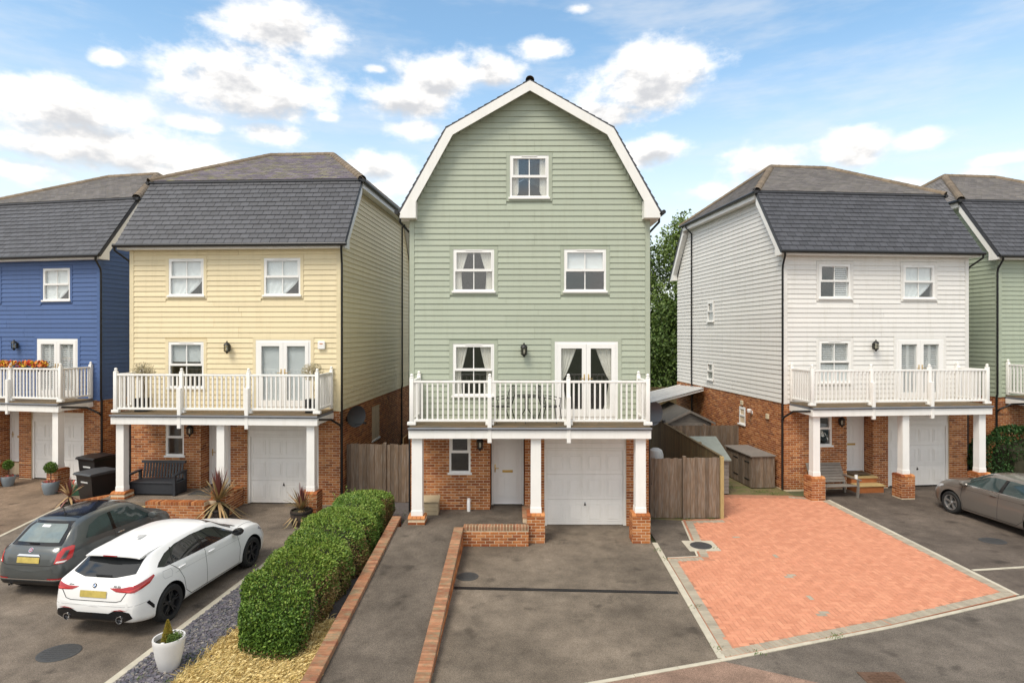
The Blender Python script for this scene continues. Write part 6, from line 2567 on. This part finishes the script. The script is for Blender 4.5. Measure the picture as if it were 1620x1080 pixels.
for sg in (-1, 1):
    c1.patch('rear_reflector', 'CB', [(sg * .33, .525), (sg * .50, .556), (sg * .60, .535), (sg * .50, .540)], M_red, .014, nx=12)
    c1.patch('air_slot', 'CB', [(sg * .84, .60), (sg * .88, .62), (sg * .97, .50), (sg * .975, .44), (sg * .955, .44)], M_gloss, .006, nx=12)
    o = MB().lathe([(.060, .06), (.064, -.07), (.054, -.07), (.050, .04), (0, .04)], 18, axis='x', cap=False).build('exhaust_pipe', M_chrome, c1.t, True, loc=(-2.10, sg * .52, .37))
c1.line('boot_seam', 'CB', [(-.58, .84), (-.50, .70), (-.42, .675), (.42, .675), (.50, .70), (.58, .84)], M_seam, .012)
c1.line('bumper_crease_shade', 'CB', [(-.9, .62), (-.5, .60), (.5, .60), (.9, .62)], mat('white_shade_seam', (.45, .45, .45), .6), .008)  # shade of the crease drawn as a grey strip on the smooth bumper
for mo in ('L', 'R'):
    c1.line('door_seam', mo, [(-.30, .98), (-.28, .55), (-.26, .26)], M_seam)
    c1.line('door_seam', mo, [(-1.28, 1.03), (-1.10, .88), (-.98, .66), (-.92, .42), (-.75, .28)], M_seam)
    c1.line('door_seam', mo, [(.80, .95), (.86, .60), (.84, .28)], M_seam)
    c1.line('door_seam', mo, [(-.75, .28), (.86, .27)], M_seam)
    c1.line('body_crease_shade', mo, [(-1.2, .85), (.9, .80)], mat('white_shade_seam', (.45, .45, .45)), .006, .0015)  # grey strip stands in for the shade along the side crease
    c1.patch('sill_trim', mo, [(-.95, .205), (.95, .205), (.95, .235), (-.95, .235)], M_gloss, .004, nx=20, nz=2)
c1.line('fuel_flap', 'R', [(-1.50, .98), (-1.30, .97), (-1.27, .90), (-1.30, .83), (-1.48, .84), (-1.52, .90), (-1.50, .98)], mat('white_shade_seam', (.45, .45, .45)), .007)
c1.line('bonnet_seam', 'T', [(1.05, .70), (1.7, .62), (2.0, .45)], M_seam, .008)
c1.line('bonnet_seam', 'T', [(1.05, -.70), (1.7, -.62), (2.0, -.45)], M_seam, .008)
c1.line('roof_seam', 'T', [(-1.30, -.50), (-1.30, .50)], mat('white_shade_seam', (.45, .45, .45)), .008)
c1.patch('scuttle', 'T', [(.98, -.62), (1.06, -.64), (1.10, 0), (1.06, .64), (.98, .62), (1.02, 0)], M_black, .006, nx=12)
for sg in (-1, 1):
    c1.patch('head_lamp', 'CF', [(sg * .45, .70), (sg * .62, .76), (sg * .98, .80), (sg * 1.05, .77), (sg * .9, .70), (sg * .6, .66)], M_lamp, .006, nx=16)
    c1.patch('grille', 'CF', [(sg * .04, .50), (sg * .04, .70), (sg * .30, .72), (sg * .34, .60), (sg * .30, .50)], M_gloss, .008, nx=12)
c1.patch('lower_intake', 'CF', [(-.6, .28), (-.5, .42), (.5, .42), (.6, .28)], M_gloss, .006, nx=20)
MB().box(-.30, .02, -.010, .010, -.012, .012, .006).build('rear_wiper', M_black, c1.t, loc=(-2.00, .06, 1.065), rz=R(90))
c1.handle(-.12, .885, M_wpaint)
c1.handle(-1.02, .905, M_wpaint)
c1.mirrors(.70, .97, M_gloss)
c1.wheels(mat('black_alloy', (.03, .03, .032), .3, .05, metal=.5), 5, 'double')


def badge(c, mode, a, b, r, kind):
    h, n = c.ray(mode, a, b)
    n = n.normalized()
    o = bpy.data.objects.new('badge', None)
    link(o, c.t)
    o.location = h + n * .004
    o.rotation_euler = n.to_track_quat('Z', 'Y').to_euler()
    q = n.to_track_quat('Z', 'Y')

    def disc(r0, r1, z, a0, a1, m, nm):
        vs, fs = [], []
        k = 16
        for i in range(k + 1):
            t = a0 + (a1 - a0) * i / k
            vs += [(r0 * math.cos(t), r0 * math.sin(t), z), (r1 * math.cos(t), r1 * math.sin(t), z)]
        for i in range(k):
            fs.append((2 * i, 2 * i + 1, 2 * i + 3, 2 * i + 2))
        MB().add(vs, fs).build(nm, m, o)
    if kind == 'roundel':
        disc(0, r, .003, 0, 6.2832, M_chrome, 'badge_rim')
        disc(0, r * .93, .005, 0, 6.2832, M_gloss, 'badge_ring')
        bl = mat('badge_blue', (.02, .16, .45), .3)
        for k in range(4):
            disc(0, r * .58, .007, k * 1.5708, (k + 1) * 1.5708, bl if k % 2 else M_upvc, 'badge_quarter')
    else:
        disc(0, r, .003, 0, 6.2832, M_chrome, 'badge_rim')
        disc(0, r * .80, .006, 0, 6.2832, mat('badge_red', (.30, .01, .02), .25), 'badge_field')
        m_ = MB()
        for k in range(4):
            x = -.55 * r + k * .3 * r
            m_.box(x, x + .16 * r, -.42 * r, .42 * r, .007, .009)
        m_.build('badge_bars', M_chrome, o)


badge(c1, 'B', 0, .925, .042, 'roundel')


def car_text(c, txt, mode, a, b, size, m):
    cu = bpy.data.curves.new('t', 'FONT')
    cu.body = txt
    cu.size = size
    cu.align_x = 'CENTER'
    cu.extrude = .002
    to = bpy.data.objects.new('t', cu)
    COL.objects.link(to)
    bpy.context.view_layer.update()
    me = bpy.data.meshes.new_from_object(to.evaluated_get(bpy.context.evaluated_depsgraph_get()))
    bpy.data.objects.remove(to)
    me.materials.clear()
    me.materials.append(m)
    h, n = c.ray(mode, a, b)
    o = bpy.data.objects.new('model_lettering', me)
    link(o, c.t)
    o.location = h + n * .006
    zx = n.normalized()
    xx = Vector((0, 0, 1)).cross(zx).normalized()
    yy = zx.cross(xx)
    o.rotation_euler = Matrix((xx, yy, zx)).transposed().to_euler()


car_text(c1, 'M135i', 'B', -.44, .905, .055, M_gloss)
car_text(c1, 'xDrive', 'B', .46, .915, .035, M_gloss)

# small dark grey city car -----------------------------------------
SP2 = dict(
    zt=[(-1.79, .58), (-1.775, .72), (-1.74, .88), (-1.66, 1.0), (-1.55, 1.07), (-1.30, 1.28), (-1.10, 1.41), (-.85, 1.46), (-.4, 1.49), (.05, 1.48), (.35, 1.43), (.65, 1.27), (.98, 1.06), (1.15, 1.0), (1.45, .93), (1.65, .82), (1.75, .68), (1.78, .52)],
    zb=[(-1.79, .46), (-1.76, .32), (-1.65, .24), (-1.2, .19), (1.2, .18), (1.6, .22), (1.74, .30), (1.78, .42)],
    w=[(-1.79, .54), (-1.74, .67), (-1.6, .755), (-1.2, .81), (-.6, .805), (.6, .805), (1.15, .81), (1.5, .745), (1.7, .60), (1.78, .42)],
    zw=[(-1.79, .54), (-1.5, .60), (0, .58), (1.4, .58), (1.78, .48)],
    zs=[(-1.79, .56), (-1.75, .80), (-1.62, .96), (-1.3, 1.0), (-.6, .98), (.6, .94), (1.0, .93), (1.4, .86), (1.65, .74), (1.78, .50)],
    ws=[(-1.79, .48), (-1.72, .60), (-1.5, .68), (-1.2, .72), (-.4, .74), (.6, .74), (1.0, .73), (1.4, .64), (1.65, .50), (1.78, .34)],
    zr=[(-1.79, .57), (-1.74, .83), (-1.62, .99), (-1.5, 1.06), (-1.2, 1.30), (-.95, 1.37), (-.4, 1.405), (.05, 1.39), (.35, 1.32), (.7, 1.14), (.98, 1.0), (1.2, .965), (1.5, .86), (1.7, .70), (1.78, .51)],
    wr=[(-1.79, .38), (-1.72, .53), (-1.5, .575), (-1.2, .555), (-.5, .56), (.2, .55), (.6, .60), (1.0, .64), (1.4, .55), (1.78, .25)],
    axles=(-1.14, 1.16), wr_=.295, rim=.20, track=.695)
c2 = Car(SP2, M_gpaint, 'small dark grey rounded city car parked left of the white hatchback', (-9.60, 14.05, 0), math.atan2(.99, .12))
c2.both('side_window', [(-1.12, 1.04), (-.9, 1.015), (.70, .965), (.76, .985), (.45, 1.22), (.22, 1.335), (-.2, 1.375), (-.65, 1.355), (-.95, 1.25)], M_cglass2, nx=34)
c2.both('pillar_trim', [(-.42, 1.0), (-.31, .995), (-.33, 1.37), (-.42, 1.36)], M_gloss, off=.007, nx=6)
c2.patch('rear_window_surround', 'B', [(-.56, 1.02), (.56, 1.02), (.50, 1.30), (.44, 1.385), (-.44, 1.385), (-.50, 1.30)], M_gloss, .004, nx=20)
c2.patch('rear_window', 'B', [(-.47, 1.065), (.47, 1.065), (.42, 1.29), (.37, 1.345), (-.37, 1.345), (-.42, 1.29)], mat('rear_glass_light', (.16, .20, .20), .05, .25, 4, spec=.8), .008, nx=20)
c2.patch('window_sticker', 'B', [(-.02, 1.29), (.16, 1.29), (.16, 1.325), (-.02, 1.325)], M_upvc, .011, nx=4, nz=3)
c2.patch('sunroof', 'T', [(-1.0, -.42), (.18, -.45), (.18, .45), (-1.0, .42)], M_gloss, .004, nx=20, nz=12)
c2.patch('windscreen', 'F', [(-.58, 1.07), (0, 1.08), (.58, 1.07), (.46, 1.38), (0, 1.42), (-.46, 1.38)], M_cglass2, nx=20)
for sg in (-1, 1):
    c2.patch('tail_lamp', 'CB', [(sg * .53, .72), (sg * .66, .715), (sg * .80, .78), (sg * .86, .98), (sg * .80, 1.0), (sg * .66, .985), (sg * .58, .90)], M_redl, .010, nx=16)
    c2.patch('lamp_body_insert', 'CB', [(sg * .62, .80), (sg * .70, .80), (sg * .76, .93), (sg * .70, .935)], M_gpaint, .015, nx=8)
    c2.patch('reversing_lamp', 'CB', [(sg * .55, .735), (sg * .68, .73), (sg * .72, .76), (sg * .58, .765)], M_upvc, .016, nx=6)
    c2.patch('rear_reflector', 'CB', [(sg * .42, .40), (sg * .66, .40), (sg * .66, .43), (sg * .42, .43)], M_red, .012, nx=6)
    c2.patch('head_lamp', 'CF', [(sg * .50, .66), (sg * .72, .66), (sg * .80, .76), (sg * .70, .84), (sg * .52, .80)], M_lamp, .008, nx=12)
c2.patch('number_plate', 'B', [(-.25, .72), (.25, .72), (.25, .83), (-.25, .83)], M_plate, .012, nx=10)
c2.patch('plate_garnish', 'B', [(-.26, .85), (.26, .85), (.22, .885), (-.22, .885)], M_chrome, .016, nx=12, nz=3)
c2.patch('bumper_strip', 'CB', [(-.92, .385), (.92, .385), (.92, .405), (-.92, .405)], M_chrome, .012, nx=40, nz=2)
c2.patch('lower_bumper', 'CB', [(-.85, .24), (.85, .24), (.85, .36), (-.85, .36)], M_black, .008, nx=40, nz=3)
c2.line('boot_seam', 'CB', [(-.62, 1.0), (-.56, .72), (-.46, .675), (.46, .675), (.56, .72), (.62, 1.0)], M_seam, .012)
for mo in ('L', 'R'):
    c2.line('door_seam', mo, [(-.38, .98), (-.36, .55), (-.30, .25)], M_seam)
    c2.line('door_seam', mo, [(.80, .95), (.82, .6), (.76, .25)], M_seam)
    c2.line('door_seam', mo, [(-.30, .25), (.76, .25)], M_seam)
MB().box(-.20, .02, -.010, .010, -.012, .012, .006).build('rear_wiper', M_black, c2.t, loc=(-1.60, .12, 1.065), rz=R(90))
MB().tube([(0, 0, 0), (-.06, 0, .16)], .006, 6).lathe([(.03, -.01), (.025, .02), (0, .03)], 10).build('roof_aerial', M_black, c2.t, loc=(-.88, 0, 1.455))
c2.handle(-.22, .90, M_chrome, .18)
c2.mirrors(.70, .965, M_gpaint)
c2.wheels(mat('silver_alloy', (.5, .5, .5), .3, .05, metal=.8), 7, 'single')
badge(c2, 'B', 0, .955, .05, 'shield')
MB().lathe([(.03, .05), (.032, -.06), (.026, -.06)], 14, axis='x', cap=False).build('exhaust_pipe', M_chrome, c2.t, True, loc=(-1.72, .42, .27))

# bronze-grey hatchback on the right ---------------------------------
SP3 = dict(SP)
SP3['zt'] = [(-2.20, .60), (-2.19, .74), (-2.16, .92), (-2.10, 1.02), (-2.0, 1.09), (-1.85, 1.22), (-1.65, 1.37), (-1.2, 1.435), (-.6, 1.455), (0, 1.45), (.4, 1.40), (.75, 1.25), (1.15, 1.05), (1.35, 1.0), (1.7, .94), (1.98, .85), (2.10, .73), (2.14, .58)]
for k_ in ('zb', 'w', 'zw', 'zs', 'ws', 'zr', 'wr'):
    L_ = [list(p) for p in SP[k_]]
    for p in L_:
        p[0] = p[0] * (2.20 / 2.16) if p[0] < 0 else p[0] * (2.14 / 2.17)
    SP3[k_] = [tuple(p) for p in L_]
SP3['axles'] = (-1.31, 1.31)
SP3['wr_'] = .325
SP3['rim'] = .225
c3 = Car(SP3, M_bpaint, 'bronze-grey hatchback parked nose-in on the white house drive, cut by the right edge', (14.16, 16.95, 0), math.atan2(.99, -.13))
c3.both('side_window', [(-1.64, 1.10), (-1.50, 1.035), (-.6, 1.005), (.2, .985), (.90, .965), (.94, .98), (.60, 1.16), (.36, 1.27), (.05, 1.335), (-.5, 1.35), (-1.0, 1.325), (-1.35, 1.26), (-1.58, 1.16)], M_cglass2, nx=40)
c3.both('pillar_trim', [(-.30, 1.0), (-.18, .995), (-.26, 1.345), (-.36, 1.345)], M_gloss, off=.007, nx=6)
c3.patch('windscreen', 'F', [(-.66, 1.045), (0, 1.06), (.66, 1.045), (.52, 1.36), (0, 1.40), (-.52, 1.36)], M_cglass2, nx=24)
c3.patch('rear_window', 'B', [(-.60, 1.10), (.60, 1.10), (.52, 1.32), (-.52, 1.32)], M_cglass, nx=20)
for sg in (-1, 1):
    c3.patch('tail_lamp', 'CB', [(sg * .50, .86), (sg * .9, .92), (sg * .92, 1.0), (sg * .55, 1.0)], M_red, .006, nx=14)
    c3.patch('head_lamp', 'CF', [(sg * .48, .66), (sg * .62, .74), (sg * 1.02, .80), (sg * 1.08, .77), (sg * .9, .68), (sg * .6, .63)], M_lamp, .006, nx=16)
c3.patch('number_plate', 'B', [(-.26, .60), (.26, .60), (.26, .71), (-.26, .71)], M_plate, .012, nx=10)
for mo in ('L', 'R'):
    c3.patch('window_trim', mo, [(-1.4, 1.018), (-.6, .988), (.2, .968), (.92, .948), (.92, .962), (.2, .982), (-.6, 1.002), (-1.4, 1.032)], M_chrome, .006, nx=30, nz=2)
    c3.line('door_seam', mo, [(-.22, .97), (-.20, .55), (-.18, .25)], M_seam)
    c3.line('door_seam', mo, [(.93, .95), (.95, .60), (.88, .28)], M_seam)
    c3.line('door_seam', mo, [(-1.28, 1.03), (-1.10, .88), (-.98, .66), (-.92, .42), (-.75, .28)], M_seam)
    c3.line('door_seam', mo, [(-.75, .28), (.88, .27)], M_seam)
    c3.line('body_crease_shade', mo, [(-1.6, .88), (1.0, .83), (1.5, .80)], mat('bronze_shade_seam', (.09, .08, .07), .4), .010, .0015)  # side crease is a darker strip, its shade put into the colour
    c3.patch('sill_trim', mo, [(-.95, .225), (.95, .225), (.95, .245), (-.95, .245)], M_chrome, .005, nx=20, nz=2)
c3.handle(-.06, .885, M_bpaint)
c3.handle(-1.02, .905, M_bpaint)
c3.mirrors(.84, .97, M_bpaint)
c3.wheels(mat('silver_alloy', (.5, .5, .5)), 5, 'twin')
c3.line('bonnet_seam', 'T', [(1.15, .70), (1.7, .62), (1.98, .45)], M_seam, .008)
c3.line('bonnet_seam', 'T', [(1.15, -.70), (1.7, -.62), (1.98, -.45)], M_seam, .008)
